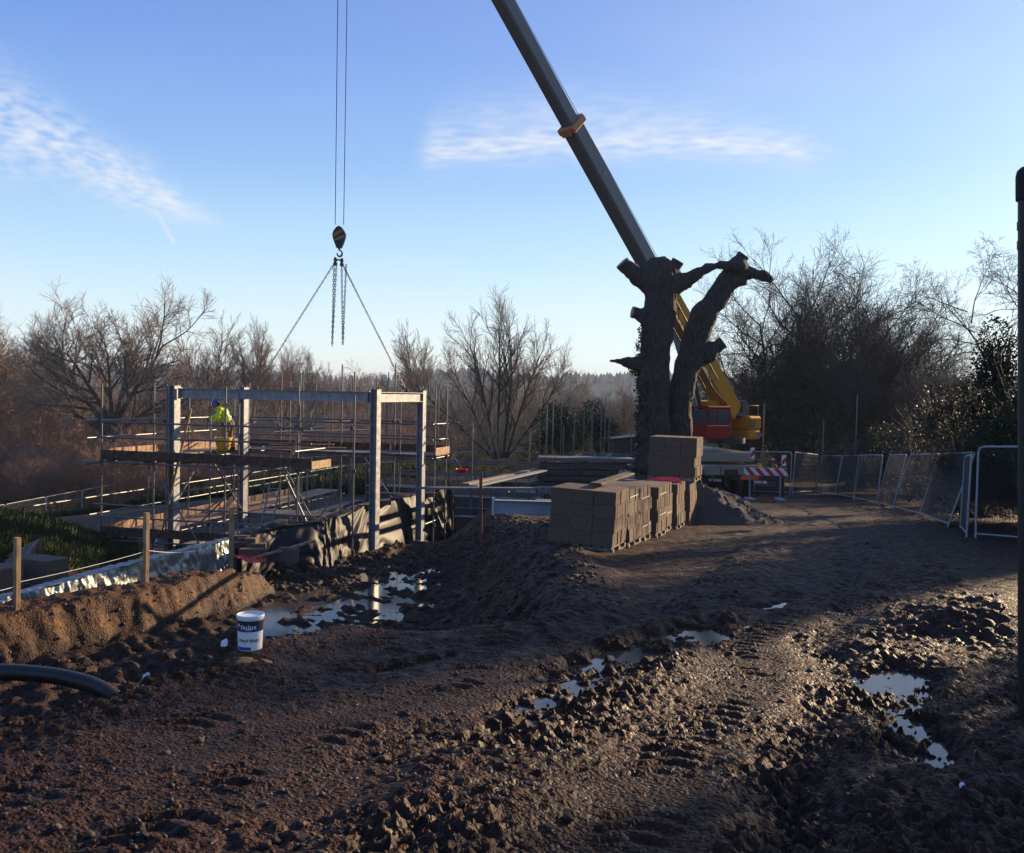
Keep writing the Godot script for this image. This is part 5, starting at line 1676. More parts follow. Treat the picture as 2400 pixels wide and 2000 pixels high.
func make_walls() -> void:
	# low block wall with silver foil over it, running away from the camera along the bank
	var px := [[-30, 1412, 1462, 15.2], [80, 1386, 1440, 15.8], [200, 1353, 1402, 16.7], [300, 1325, 1372, 17.7], [420, 1295, 1340, 19.2], [500, 1276, 1318, 20.3], [545, 1264, 1305, 21.0]]
	var rim := PackedVector3Array()
	var foot := PackedVector3Array()
	for q in px:
		rim.append(at(q[0], q[1], q[3]))
		var p := at(q[0], q[1], q[3])
		foot.append(Vector3(p.x + 0.06, p.y - 0.75, p.z + 0.05))
	var fw := thing("foil_wall", "low wall wrapped in wrinkled silver foil behind the earth bank", "wall", rim[3])
	var sh := MB.new()
	for k in rim.size() - 1:
		var a := rim[k] - rim[3] + Vector3(-0.14, -0.40, -0.06)
		var b := rim[k + 1] - rim[3] + Vector3(-0.14, -0.40, -0.06)
		sh.bar(a, b, 0.2, 0.76)
	put("masonry", sh.mesh(), M.concrete_dark, fw)
	var r2 := PackedVector3Array()
	var f2 := PackedVector3Array()
	for k in rim.size():
		r2.append(rim[k] - rim[3]); f2.append(foot[k] - rim[3])
	put("foil", drape(r2, f2, 260, 14, 0.055, 61, Vector3(0.85, 0.15, 0.5), 3.2), M.foil, fw)
	var top := PackedVector3Array()
	for k in rim.size():
		top.append(r2[k] + Vector3(-0.26, 0.0, -0.1))
	put("foil_top", drape(top, r2, 260, 4, 0.03, 62, Vector3(0, 1, 0), 3.2), M.foil, fw)
	# black polythene hung over the next stretch
	var bx := [[560, 1262, 1330, 21.3], [650, 1237, 1325, 22.2], [760, 1224, 1318, 22.9], [792, 1212, 1315, 23.6], [850, 1190, 1304, 25.3], [915, 1172, 1298, 27.2], [985, 1160, 1292, 29.3], [1052, 1144, 1280, 30.4], [1062, 1150, 1276, 30.6]]
	rim = []
	foot = []
	var org := at(bx[3][0], bx[3][1], bx[3][3])
	for q in bx:
		rim.append(at(q[0], q[1], q[3]) - org)
		foot.append(at(q[0] + 4, q[2] + 18, q[3] - 0.5) - org)
	var bw := thing("sheeted_wall", "foundation wall hung with glossy creased black plastic sheet", "wall", org)
	put("black_sheet", drape(rim, foot, 240, 40, 0.19, 71, Vector3(0.5, 0.05, 0.86), 0.7), M.black_sheet, bw)
	top = []
	sh = MB.new()
	for k in rim.size():
		top.append(rim[k] + Vector3(-0.2, 0.02, -0.3))
	for k in rim.size() - 1:
		sh.bar(rim[k] + Vector3(-0.25, -0.6, -0.35), rim[k + 1] + Vector3(-0.25, -0.6, -0.35), 0.3, 1.15)
	put("masonry", sh.mesh(), M.concrete_dark, bw)
	put("sheet_top", drape(top, rim, 240, 4, 0.06, 72, Vector3(0, 1, 0), 1.25), M.black_sheet, bw)

	# low walls and slabs of the rest of the building
	var ws := [["long low block wall with a pale top across the site behind the columns", 2.0, 13.2, 10.2, 13.2, -3.95, 0.9, "concrete_dark"], ["low dark wall running back past the precast planks", 10.2, 13.2, 10.2, 26.0, -3.55, 1.2, "concrete_dark"], ["dark low wall parallel to the scaffold's lower lift", 1.6, 1.2, 1.6, 13.2, -4.3, 0.6, "concrete_dark"], ["far low wall below the snowy deck on the right", 10.2, 26.0, 18.0, 26.0, -3.5, 1.2, "concrete_dark"],
		["low cross wall between the columns and the far scaffold", 3.0, 8.6, 9.5, 8.6, -4.1, 0.7, "block1"], ["low wall nearest the spoil slope", 9.6, 9.2, 15.2, 9.2, -3.5, 1.1, "concrete_dark"]]
	for q in ws:
		var c := fr((q[1] + q[3]) * 0.5, (q[2] + q[4]) * 0.5, q[5])
		var w := thing("low_wall", q[0], "wall", c, "low walls of the building")
		var mb := MB.new()
		mb.bar(fr(q[1], q[2], q[5] - q[6] * 0.5) - c, fr(q[3], q[4], q[5] - q[6] * 0.5) - c, 0.3, q[6])
		put("masonry", mb.mesh(), M[q[7]], w)
		mb = MB.new()
		mb.bar(fr(q[1], q[2], q[5] + 0.03) - c, fr(q[3], q[4], q[5] + 0.03) - c, 0.34, 0.05, Vector3.UP, 0.01)
		put("coping", mb.mesh(), M.concrete, w)

	# stack of precast planks
	for k in 6:
		var w := 3.55 - 0.12 * k
		var names2 := ["topmost long grey precast plank of the stack", "second precast plank from the top of the stack", "third precast plank from the top of the stack", "fourth precast plank from the top of the stack", "fifth precast plank from the top of the stack", "bottom precast plank of the stack"]
		var p := at(1372 - 5 * k, 1076 + k * 14.6, 36 - 0.05 * k)
		var o := thing("precast_plank", names2[k], "concrete plank", p, "precast planks in the stack")
		var mb := MB.new()
		mb.box(Vector3.ZERO, Vector3(w, 0.14, 1.1), Basis(Vector3.UP, 0.03), 0.02)
		put("slab", mb.mesh(), M.concrete_dark if k != 0 else M.concrete, o)
		if k < 5:
			for x in [-w * 0.42, 0.0, w * 0.42]:
				put("bearer", one_box(Vector3(0.1, 0.09, 1.0)), M.board_old, o, Transform3D(Basis.IDENTITY, Vector3(x, -0.118, 0)))
	# steel beam ends, a folded galvanised sheet, the grey lintel
	var p := at(1215, 1188, 18.6)
	var bm := thing("steel_beam", "white primed steel beam lying across the spoil slope", "beam", p)
	var mb := MB.new()
	_h_section(mb, Vector3(-0.48, 0, 0.02), Vector3(1.1, -0.05, -0.3), 0.15, 0.26, Vector3.UP)
	put("section", mb.mesh(), M.primer, bm)
	put("end_plate", one_box(Vector3(0.02, 0.34, 0.2)), M.primer, bm, Transform3D(Basis(Vector3.UP, 0.2), Vector3(-0.49, 0, 0.02)))
	p = at(1290, 1148, 20.6)
	var li := thing("lintel", "grey concrete lintel with a pale end beside the first block pack", "lintel", p)
	put("lintel", one_box(Vector3(0.55, 0.12, 0.25), 0.01), M.concrete, li)
	p = at(1459, 1120, 25.5)
	var fo := thing("metal_sheet", "folded galvanised metal channel standing left of the dead trunk", "metal sheet", p)
	mb = MB.new()
	var tilt := Basis(Vector3.FORWARD, 0.28)
	mb.box(Vector3(-0.08, 0, 0.06), Vector3(0.2, 0.42, 0.01), tilt * Basis(Vector3.UP, 0.7))
	mb.box(Vector3(0.08, 0.0, 0.06), Vector3(0.2, 0.40, 0.01), tilt * Basis(Vector3.UP, -0.7))
	put("channel", mb.mesh(), M.galvanised, fo)
	# long boards bridging to the packs
	for q in [[at(985, 1144, 23.0), at(1300, 1146, 20.6), "scaffold board bridging the pit towards the block packs", "concrete"], [at(1110, 1140, 26), at(1275, 1103, 33), "pale scaffold board running away beside the precast planks", "concrete"], [at(1090, 1135, 28), at(1265, 1098, 36), "narrow board parallel to the pale one", "board_pale"]]:
		var o := thing("plank", q[2], "plank", q[0])
		mb = MB.new()
		mb.bar(Vector3.ZERO, q[1] - q[0], 0.25, 0.05, Vector3.UP, 0.008)
		put("board", mb.mesh(), M[q[3]], o)
	for q in [[1127, 1107, 1262, 21.5, "thin reddish timber post standing in the pit's far slope", "rust"], [1060, 1148, 1272, 29.9, "dark timber post at the end of the black sheet", "board_old"]]:
		var a := at(q[0], q[1], q[3])
		var b := at(q[0], q[2], q[3])
		var o := thing("timber_post", q[4], "post", b)
		mb = MB.new()
		mb.bar(Vector3(0, -0.2, 0), a - b, 0.07, 0.07, Vector3.RIGHT)
		put("post", mb.mesh(), M[q[5]], o)
	# red-orange plastic barrier and red chute inside the building
	p = fr(4.4, 11.4, -4.1)
	var rb := thing("plastic_barrier", "red-orange plastic barrier standing behind the scaffold", "barrier", p)
	mb = MB.new()
	for q in [[0, -0.36, 0.9, 0.22], [0, 0.36, 0.9, 0.12], [-0.38, 0, 0.14, 0.6], [0.38, 0, 0.14, 0.6], [0.0, 0, 0.12, 0.6], [0, 0, 0.7, 0.1]]:
		mb.box(Vector3(q[0], q[1], 0.0), Vector3(q[2], q[3], 0.1), Basis(Vector3.UP, -0.2), 0.02)
	put("panel", mb.mesh(), M.orange_plastic, rb)
	p = at(1082, 1104, 30)
	var rc := thing("red_tub", "bright red plastic tub lying behind the low walls", "tub", p)
	mb = MB.new()
	mb.lathe(Vector3.ZERO, [Vector2(0.0, -0.06), Vector2(0.16, -0.06), Vector2(0.2, 0.06), Vector2(0.18, 0.06), Vector2(0.15, -0.04), Vector2(0, -0.04)], 18)
	put("shell", mb.mesh(), M.red_plastic, rc)

# ---------------------------------------------------------------- fences, stakes, smaller things
func fence_panel(label: String, a: Vector3, b: Vector3, lean: Vector3, h: float, group: String) -> void:
	var t := thing("fence_panel", label, "fence panel", a, group)
	var up := (Vector3(0, h, 0) + lean)
	var ed := b - a
	var dir := ed.normalized()
	var ra := 0.12
	var uq := up.normalized()
	var mb := MB.new()
	var pts := PackedVector3Array([Vector3.ZERO, up - uq * ra, up - uq * ra * 0.3 + dir * ra * 0.3, up + dir * ra, ed + up - dir * ra, ed + up - uq * ra * 0.3 - dir * ra * 0.3, ed + up - uq * ra, ed])
	var rad := PackedFloat32Array()
	for k in pts.size():
		rad.append(0.024)
	mb.tube(pts, rad, 8)
	mb.rod(up * 0.07, ed + up * 0.07, 0.019, 8)
	put("frame", mb.mesh(), M.fence_tube, t)
	mb = MB.new()
	var l := ed.length()
	var cnt := int(l / 0.055)
	for k in cnt:
		var p := dir * (k + 0.5) * l / cnt
		mb.tube([p + up * 0.07, p + up * 0.985], [0.004, 0.004], 3, false)
	for k in 9:
		var p := up * lerpf(0.1, 0.95, k / 8.0)
		mb.tube([p, p + ed], [0.004, 0.004], 3, false)
	var w := put("mesh_infill", mb.mesh(), M.wire, t)
	w.set_meta("kind", "stuff")
	put("foot", one_box(Vector3(0.24, 0.14, 0.6), 0.03), M.concrete_dark, t, Transform3D(Basis(Vector3.UP, atan2(dir.x, dir.z) + PI / 2), ed * 0.0 - up * 0.02))

func make_fences() -> void:
	var g1 := "mesh fence panels along the right-hand side"
	# feet of the leaning line, nearest first
	var px := [[2213, 24.0], [2145, 29.0], [2083, 33.0], [2046, 36.5], [1991, 41.0], [1947, 45.0], [1901, 49.0]]
	var names := ["leaning mesh fence panel with the most tilted post, nearest of the leaning line", "second leaning mesh fence panel from the tall upright one", "third leaning mesh fence panel from the tall upright one", "fourth leaning mesh fence panel from the tall upright one", "fifth leaning mesh fence panel, below the ivy bush", "farthest leaning mesh fence panel beside the small striped plate"]
	var feet := PackedVector3Array()
	for q in px:
		var x: float = (q[0] - 1200.0) / F * q[1] + 0.02 * q[1]
		feet.append(on((q[0] - 1185.0) / F * q[1], q[1], -0.06))
	var leans := [0.62, 0.55, 0.42, 0.16, 0.32, 0.26, 0.16]
	for k in 6:
		fence_panel(names[k], feet[k], feet[k + 1] + Vector3(0, 0, 0), Vector3(leans[k], -0.05, 0.05), 2.0, g1)
	var gp := on(10.05, 20.6, -0.05)
	fence_panel("mesh fence panel slumped behind the upright tall panel", feet[0] + Vector3(0.2, 0, 0.3), on(9.95, 20.8, -0.05), Vector3(0.05, -0.1, 0), 1.95, g1)
	fence_panel("tall upright mesh fence panel next to the dark post", gp, on(11.9, 17.7, -0.05), Vector3.ZERO, 2.02, g1)
	# the small enclosure by the crane
	var e := [at(1852, 1128, 44), at(1790, 1128, 45), at(1746, 1128, 46.5)]
	for k in 3:
		e[k].y = ground(e[k].x, -e[k].z, false)
	fence_panel("upright mesh fence panel behind the striped barrier board", e[0], e[1] + Vector3(-1.0, 0, 0), Vector3(0.05, 0, 0), 2.0, g1)
	fence_panel("mesh fence panel between the crane and the striped board", e[1] + Vector3(-1.1, 0, 0), e[2] + Vector3(-1.4, 0, -1.0), Vector3.ZERO, 2.0, g1)
	fence_panel("mesh fence panel closing the gap to the far leaning panel", e[0] + Vector3(0.1, 0, 0), feet[6], Vector3(0.1, 0, 0), 2.0, g1)
	# left fence along the valley side
	var g2 := "mesh fence panels along the left valley side"
	var n2 := ["lit mesh fence panel cut off by the left picture edge", "second lit mesh fence panel from the left edge", "third lit mesh fence panel from the left edge, beside the scaffold", "lit mesh fence panel half hidden by the scaffold's corner post"]
	var bp := fr(0, 0, 0)
	for k in 4:
		var d := 56.6 + k * 3.4
		var x := -32.6 + k * 0.83 + 0.05 * k
		var dd := 59.9 + k * 3.4
		var p := Vector3(x, -7.62 - 2.0 + 0.12 * k, -d)
		fence_panel(n2[k], p, Vector3(x + 0.83, -9.62 + 0.12 * (k + 1), -d - 3.36), Vector3.ZERO, 2.0, g2)

func make_small() -> void:
	# timber stakes with a string line
	var st := [[40, 1260, 1442, 14.6, "timber stake nearest the left picture edge in the earth bank"], [343, 1202, 1358, 17.1, "middle timber stake in the earth bank before the scaffold"], [543, 1190, 1324, 20.0, "timber stake at the far end of the earth bank"]]
	var tops := []
	for q in st:
		var b := at(q[0] - 2, q[2], q[3])
		var a := at(q[0], q[1], q[3])
		var o := thing("timber_stake", q[4], "stake", b, "timber stakes in the earth bank")
		var mb := MB.new()
		mb.bar(Vector3(0, -0.35, 0), a - b, 0.09, 0.075, Vector3(-0.55, 0, 0.83), 0.004)
		put("stake", mb.mesh(), M.new_timber, o)
		tops.append(b.lerp(a, 0.42))
	var so: Vector3 = tops[1]
	var sl := thing("string_line", "thin string line strung between the timber stakes", "string", so)
	var mb := MB.new()
	var far_l := at(-40, 1388, 14.0)
	for q in [[far_l, tops[0] + Vector3(0, -0.05, 0)], [tops[0], tops[1]], [tops[1] + Vector3(0, 0.02, 0), tops[2]]]:
		var pts := PackedVector3Array()
		var rad := PackedFloat32Array()
		for k in 9:
			var t := k / 8.0
			pts.append(q[0].lerp(q[1], t) - so - Vector3(0, 0.5 * t * (1 - t) * (1.0 if q[1] == tops[2] else 0.2), 0))
			rad.append(0.0045)
		mb.tube(pts, rad, 5)
	put("string", mb.mesh(), M.strap, sl)
	# plank leaning on a block, red sheet under it
	var a := at(585, 1311, 20.6)
	var pl := thing("plank", "yellow timber plank sloping up from the red sheet to a block", "plank", a)
	mb = MB.new()
	mb.bar(Vector3.ZERO, at(738, 1268, 21.4) - a, 0.1, 0.05, Vector3.UP, 0.005)
	put("board", mb.mesh(), M.new_timber, pl)
	var lb := thing("loose_block", "upright concrete block propping the yellow plank", "block", at(692, 1302, 21.0), "loose concrete blocks by the foil wall")
	put("block", one_box(Vector3(0.42, 0.34, 0.215), 0.01), M.block2, lb, Transform3D(Basis(Vector3.UP, -0.4), Vector3(-0.15, 0, 0)))
	var a2 := at(585, 1311, 20.5)
	var rs := thing("red_sheet", "crumpled bright red plastic sheet at the bank's far end", "plastic sheet", a2)
	put("sheet", drape([at(548, 1302, 20.7) - a2, at(580, 1296, 21.0) - a2, at(622, 1306, 21.0) - a2], [at(575, 1318, 20.2) - a2, at(600, 1322, 20.2) - a2, at(625, 1316, 20.4) - a2], 30, 10, 0.04, 5, Vector3.UP), M.red_plastic, rs)
	# pallet and scraps at the far left
	a = at(25, 1322, 19.5)
	var pa := thing("pallet", "weathered wooden pallet tilted against the grass bank", "pallet", a)
	var tb := Basis(Vector3.FORWARD, -0.5) * Basis(Vector3.RIGHT, 0.35)
	for k in 7:
		put("slat", one_box(Vector3(1.1, 0.02, 0.09)), M.board_pale, pa, Transform3D(tb, tb * Vector3(0, 0.06, -0.42 + k * 0.14)))
	for k in 3:
		put("bearer", one_box(Vector3(0.09, 0.09, 1.0)), M.board_old, pa, Transform3D(tb, tb * Vector3(-0.48 + k * 0.48, 0.0, 0)))
	# corrugated drain pipe poking in at the lower left
	var pp := [at(-260, 1588, 5.9), at(-60, 1577, 6.0), at(60, 1578, 6.05), at(150, 1589, 6.1), at(215, 1606, 6.1), at(262, 1632, 6.1), at(292, 1662, 6.1)]
	var hp := thing("drain_pipe", "thick black drain pipe curving out of the left picture edge", "pipe", pp[3])
	var curve := Curve3D.new()
	for k in pp.size():
		var tg: Vector3 = (pp[mini(k + 1, pp.size() - 1)] - pp[maxi(k - 1, 0)]) / 6.0
		curve.add_point(pp[k] - pp[3], -tg, tg)
	var baked := curve.get_baked_length()
	var pts := PackedVector3Array()
	var rad := PackedFloat32Array()
	var cnt := 260
	for k in cnt + 1:
		pts.append(curve.sample_baked(baked * k / cnt, true))
		rad.append(0.052 + 0.0022 * sin(k * TAU / 4.0))
	mb = MB.new()
	mb.tube(pts, rad, 20)
	put("pipe", mb.mesh(), M.pipe_black, hp)
	# paint tub on its sand, with the label printed on
	make_paint_tub()
	# dark post at the right edge
	a = at(2392, 1600, 6.0)
	var po := thing("steel_post", "dark steel post with a rounded cap at the right picture edge", "post", Vector3(at(2386, 1735, 6.0).x + 0.068, ground(3.3, 6.0, false), -6.0))
	po.rotation.z = -atan2(at(2386, 500, 6.0).x - at(2386, 1735, 6.0).x, at(2386, 500, 6.0).y - at(2386, 1735, 6.0).y)
	var ph := at(2396, 392, 6.0).y - po.position.y
	mb = MB.new()
	mb.tube([Vector3(0, -0.3, 0), Vector3(0, ph - 0.19, 0)], [0.068, 0.068], 20)
	put("shaft", mb.mesh(), M.dark_metal, po)
	mb = MB.new()
	mb.lathe(Vector3(0, ph - 0.2, 0), [Vector2(0.068, 0), Vector2(0.078, 0.0), Vector2(0.08, 0.02), Vector2(0.08, 0.15), Vector2(0.072, 0.185), Vector2(0.05, 0.205), Vector2(0.0, 0.212)], 24)
	put("cap", mb.mesh(), M.rubber, po)
	for y in [ph - 0.5, ph - 0.38]:
		mb = MB.new()
		mb.tube([Vector3(0, y, 0), Vector3(0, y + 0.05, 0)], [0.073, 0.073], 20)
		put("band", mb.mesh(), M.dark_metal, po)
	# litter
	for q in [[345, 1592, 6.9, "white scrap of paper on the lip of the mound near the pipe"], [528, 1512, 7.5, "white scrap of plastic left of the paint tub"], [683, 1416, 18.2, "yellowish stick end standing in the large puddle"], [2255, 1857, 4.55, "small pale scrap pressed into the mud at lower right"]]:
		var p := at(q[0], q[1], q[2])
		p.y = maxf(p.y, ground(p.x, q[2], true) + 0.01)
		var o := thing("litter", q[3], "litter", p, "litter on the mud")
		put("scrap", drape([Vector3(-0.03, 0.03, 0), Vector3(0, 0.045, -0.02), Vector3(0.02, 0.04, 0)], [Vector3(-0.035, -0.01, 0.01), Vector3(0, -0.01, 0.02), Vector3(0.02, 0, 0.02)], 8, 4, 0.012, 3, Vector3(0, 0, 1)), M.white_paint if q[0] != 683 else M.new_timber, o).scale = Vector3.ONE * (0.5 if q[0] > 2000 else 1.0)
	# gravel heap with bits of metal behind it
	var c := Vector3(5.0, 0, -24.6)
	c.y = ground(c.x, 24.6, false) - 0.08
	var gh := thing("gravel_heap", "heap of grey-brown gravel beside the two-high block pile", "gravel heap", c)
	mb = MB.new()
	var nz := noise(1.4, 3, 17)
	var nf := noise(9.0, 2, 18)
	var rings := 46
	var sides := 96
	var hv := []
	for j in rings + 1:
		var r := 2.1 * j / rings
		var row := PackedVector3Array()
		for k in sides:
			var an := TAU * k / sides
			var p := Vector3(cos(an) * r, 0, sin(an) * r * 0.8)
			var hgt := 1.12 * maxf(0.0, 1.0 - pow(r / 2.05, 1.05)) - 0.12 * exp(-r * r * 4.0)
			p.y = hgt + 0.13 * nz.get_noise_2d(p.x, p.z) + 0.055 * nf.get_noise_2d(p.x, p.z)
			row.append(p)
		hv.append(row)
	for j in rings + 1:
		for k in sides:
			var du: Vector3 = hv[j][(k + 1) % sides] - hv[j][(k + sides - 1) % sides]
			var dv: Vector3 = hv[mini(j + 1, rings)][k] - hv[maxi(j - 1, 0)][k]
			mb.v.append(hv[j][k])
			var nn := du.cross(dv).normalized() if j > 0 else Vector3.UP
			mb.n.append(nn if nn.y > 0 else -nn)
	for j in rings:
		for k in sides:
			var q0 := j * sides + k
			var q1 := j * sides + (k + 1) % sides
			mb.i.append_array([q0, q1 + sides, q1, q0, q0 + sides, q1 + sides])
	put("heap", mb.mesh(), M.gravel, gh)
	for q in [[1692, 1170, 26.0, "galvanised channel leaning on the back of the gravel heap", 0.5], [1710, 1166, 26.6, "second galvanised channel lying behind the gravel heap", 0.15], [1750, 1193, 27.0, "short timber offcut lying right of the gravel heap", 0.0]]:
		var o := thing("offcut", q[3], "offcut", at(q[0], q[1], q[2]))
		mb = MB.new()
		if q[4] > 0.0:
			mb.box(Vector3.ZERO, Vector3(0.1, 0.02, 0.8), Basis(Vector3.UP, 0.5) * Basis(Vector3.RIGHT, q[4]))
			mb.box(Basis(Vector3.UP, 0.5) * Vector3(0.06, 0.05, 0), Vector3(0.015, 0.1, 0.8), Basis(Vector3.UP, 0.5) * Basis(Vector3.RIGHT, q[4]))
			put("channel", mb.mesh(), M.galvanised, o)
		else:
			mb.box(Vector3.ZERO, Vector3(0.5, 0.09, 0.09), Basis(Vector3.UP, -0.1), 0.01)
			put("timber", mb.mesh(), M.board_old, o)

func make_paint_tub() -> void:
	var p := at(586, 1520, 7.15)
	var t := thing("paint_tub", "white and navy paint tub upside down on sand at the pit's edge", "paint tub", p)
	var y0 := p.y
	var mb := MB.new()
	mb.lathe(Vector3.ZERO, [Vector2(0.0, 0.0), Vector2(0.084, 0.0), Vector2(0.088, 0.004), Vector2(0.097, 0.235), Vector2(0.101, 0.236), Vector2(0.103, 0.242), Vector2(0.103, 0.258), Vector2(0.099, 0.262), Vector2(0.095, 0.262), Vector2(0.092, 0.25), Vector2(0.0, 0.247)], 40)
	var body := put("body", mb.mesh(), M.white_paint, t)
	# printed bands and lettering as thin raised film on the wall
	var rr := func(y: float) -> float: return lerpf(0.088, 0.097, (y - 0.004) / 0.231) + 0.0006
	for q in [[0.152, 0.226, "navy"], [0.143, 0.152, "blue_plastic"], [0.006, 0.030, "blue_plastic"]]:
		mb = MB.new()
		if q[0] < 0.1:
			for k in 20:
				var a0 := lerpf(0.55, 1.9, k / 20.0)
				var a1 := lerpf(0.55, 1.9, (k + 1) / 20.0)
				var r0: float = rr.call(q[0])
				var r1: float = rr.call(q[1])
				mb.quad(Vector3(-cos(a0) * r0, q[0], sin(a0) * r0), Vector3(-cos(a0) * r1, q[1], sin(a0) * r1), Vector3(-cos(a1) * r1, q[1], sin(a1) * r1), Vector3(-cos(a1) * r0, q[0], sin(a1) * r0))
		else:
			mb.lathe(Vector3.ZERO, [Vector2(rr.call(q[0]), q[0]), Vector2(rr.call(q[1]), q[1])], 40)
		put("printed_band", mb.mesh(), M[q[2]], body)
	for q in [["Dulux", 0.044, 0.178, 0.10, M.white_paint], ["TRADE", 0.013, 0.160, 0.12, M.white_paint], ["Vinyl Matt", 0.034, 0.078, 0.12, M.navy]]:
		var tm := TextMesh.new()
		tm.text = q[0]
		var sf := SystemFont.new()
		sf.font_names = PackedStringArray(["Droid Sans"])
		sf.font_weight = 700
		tm.font = sf
		tm.font_size = 32
		tm.pixel_size = q[1] / 32.0
		tm.depth = 0.0
		tm.curve_step = 2.0
		var arr := tm.get_mesh_arrays()
		var vs: PackedVector3Array = arr[Mesh.ARRAY_VERTEX]
		var ns: PackedVector3Array = arr[Mesh.ARRAY_NORMAL]
		for k in vs.size():
			var y: float = q[2] + vs[k].y
			var r: float = rr.call(y) + 0.001 + vs[k].z
			var an: float = vs[k].x / 0.094 + q[3]
			vs[k] = Vector3(sin(an) * r, y, cos(an) * r)
			ns[k] = Vector3(sin(an), 0, cos(an))
		arr[Mesh.ARRAY_VERTEX] = vs
		arr[Mesh.ARRAY_NORMAL] = ns
		var am := ArrayMesh.new()
		am.add_surface_from_arrays(Mesh.PRIMITIVE_TRIANGLES, arr)
		put("lettering", am, q[4], body)
	mb = MB.new()
	mb.ellipsoid(Vector3(-0.115, 0.19, 0.1), Vector3(0.017, 0.017, 0.004)) if false else mb.ellipsoid(Vector3(-0.068, 0.19, 0.0685), Vector3(0.013, 0.013, 0.004), Basis(Vector3.UP, -0.78))
	put("emblem", mb.mesh(), M.silver_tape, body)
	# a spill of yellow sand at its foot
	var sp := p + Vector3(0.0, -0.05, 0.16)
	var sd := thing("sand_patch", "small patch of yellow sand under the paint tub", "sand", sp)
	mb = MB.new()
	mb.ellipsoid(Vector3(-0.01, -0.03, 0.0), Vector3(0.17, 0.05, 0.12), Basis.IDENTITY, 10, 20)
	mb.ellipsoid(Vector3(0.1, -0.045, -0.03), Vector3(0.12, 0.05, 0.09), Basis.IDENTITY, 10, 16)
	put("sand", mb.mesh(), M.sand, sd)

func make_puddles() -> void:
	var ps := [["broad shallow puddle in the middle of the pit reflecting the sky", [[-7.0, 14.4], [-1.5, 14.4], [0.1, 19.5], [-0.2, 25.5], [-3.4, 24.2], [-5.3, 21.0]], -4.165]]
	for q in ps:
		var poly := PackedVector2Array()
		for k in q[1]:
			poly.append(Vector2(k[0], -k[1]))
		if q[2] < -1.0:
			var mb := MB.new()
			for r in range(0, 1):
				var idx := Geometry2D.triangulate_polygon(poly)
				for k in range(0, idx.size(), 3):
					var a := poly[idx[k]]
					var b := poly[idx[k + 1]]
					var c := poly[idx[k + 2]]
					if (b - a).cross(c - a) < 0.0:
						var s := b; b = c; c = s
					mb.tri(Vector3(a.x, q[2], a.y), Vector3(b.x, q[2], b.y), Vector3(c.x, q[2], c.y))
			tag(put("puddle", mb.mesh(), M.puddle), q[0], "", "", "structure")
	for q in POOLS:
		var lv: float = -1.58 - 0.064 * q[1] - 0.10
		var mb := MB.new()
		var prev := Vector3.ZERO
		for k in 33:
			var an := TAU * k / 32
			var r := 1.25 + 0.2 * n_mid.get_noise_2d(cos(an) * 0.7 + q[0] * 9.0, sin(an) * 0.7)
			var x: float = q[0] + cos(an) * q[2] * r
			var pt := Vector3(x, lv, -(q[1] + sin(an) * q[3] * r + (x - q[0])))
			if k > 0:
				mb.out3(Vector3(q[0], lv, -q[1]), prev, pt, Vector3.UP)
			prev = pt
		tag(put("puddle", mb.mesh(), M.puddle), q[4], "", "", "structure")

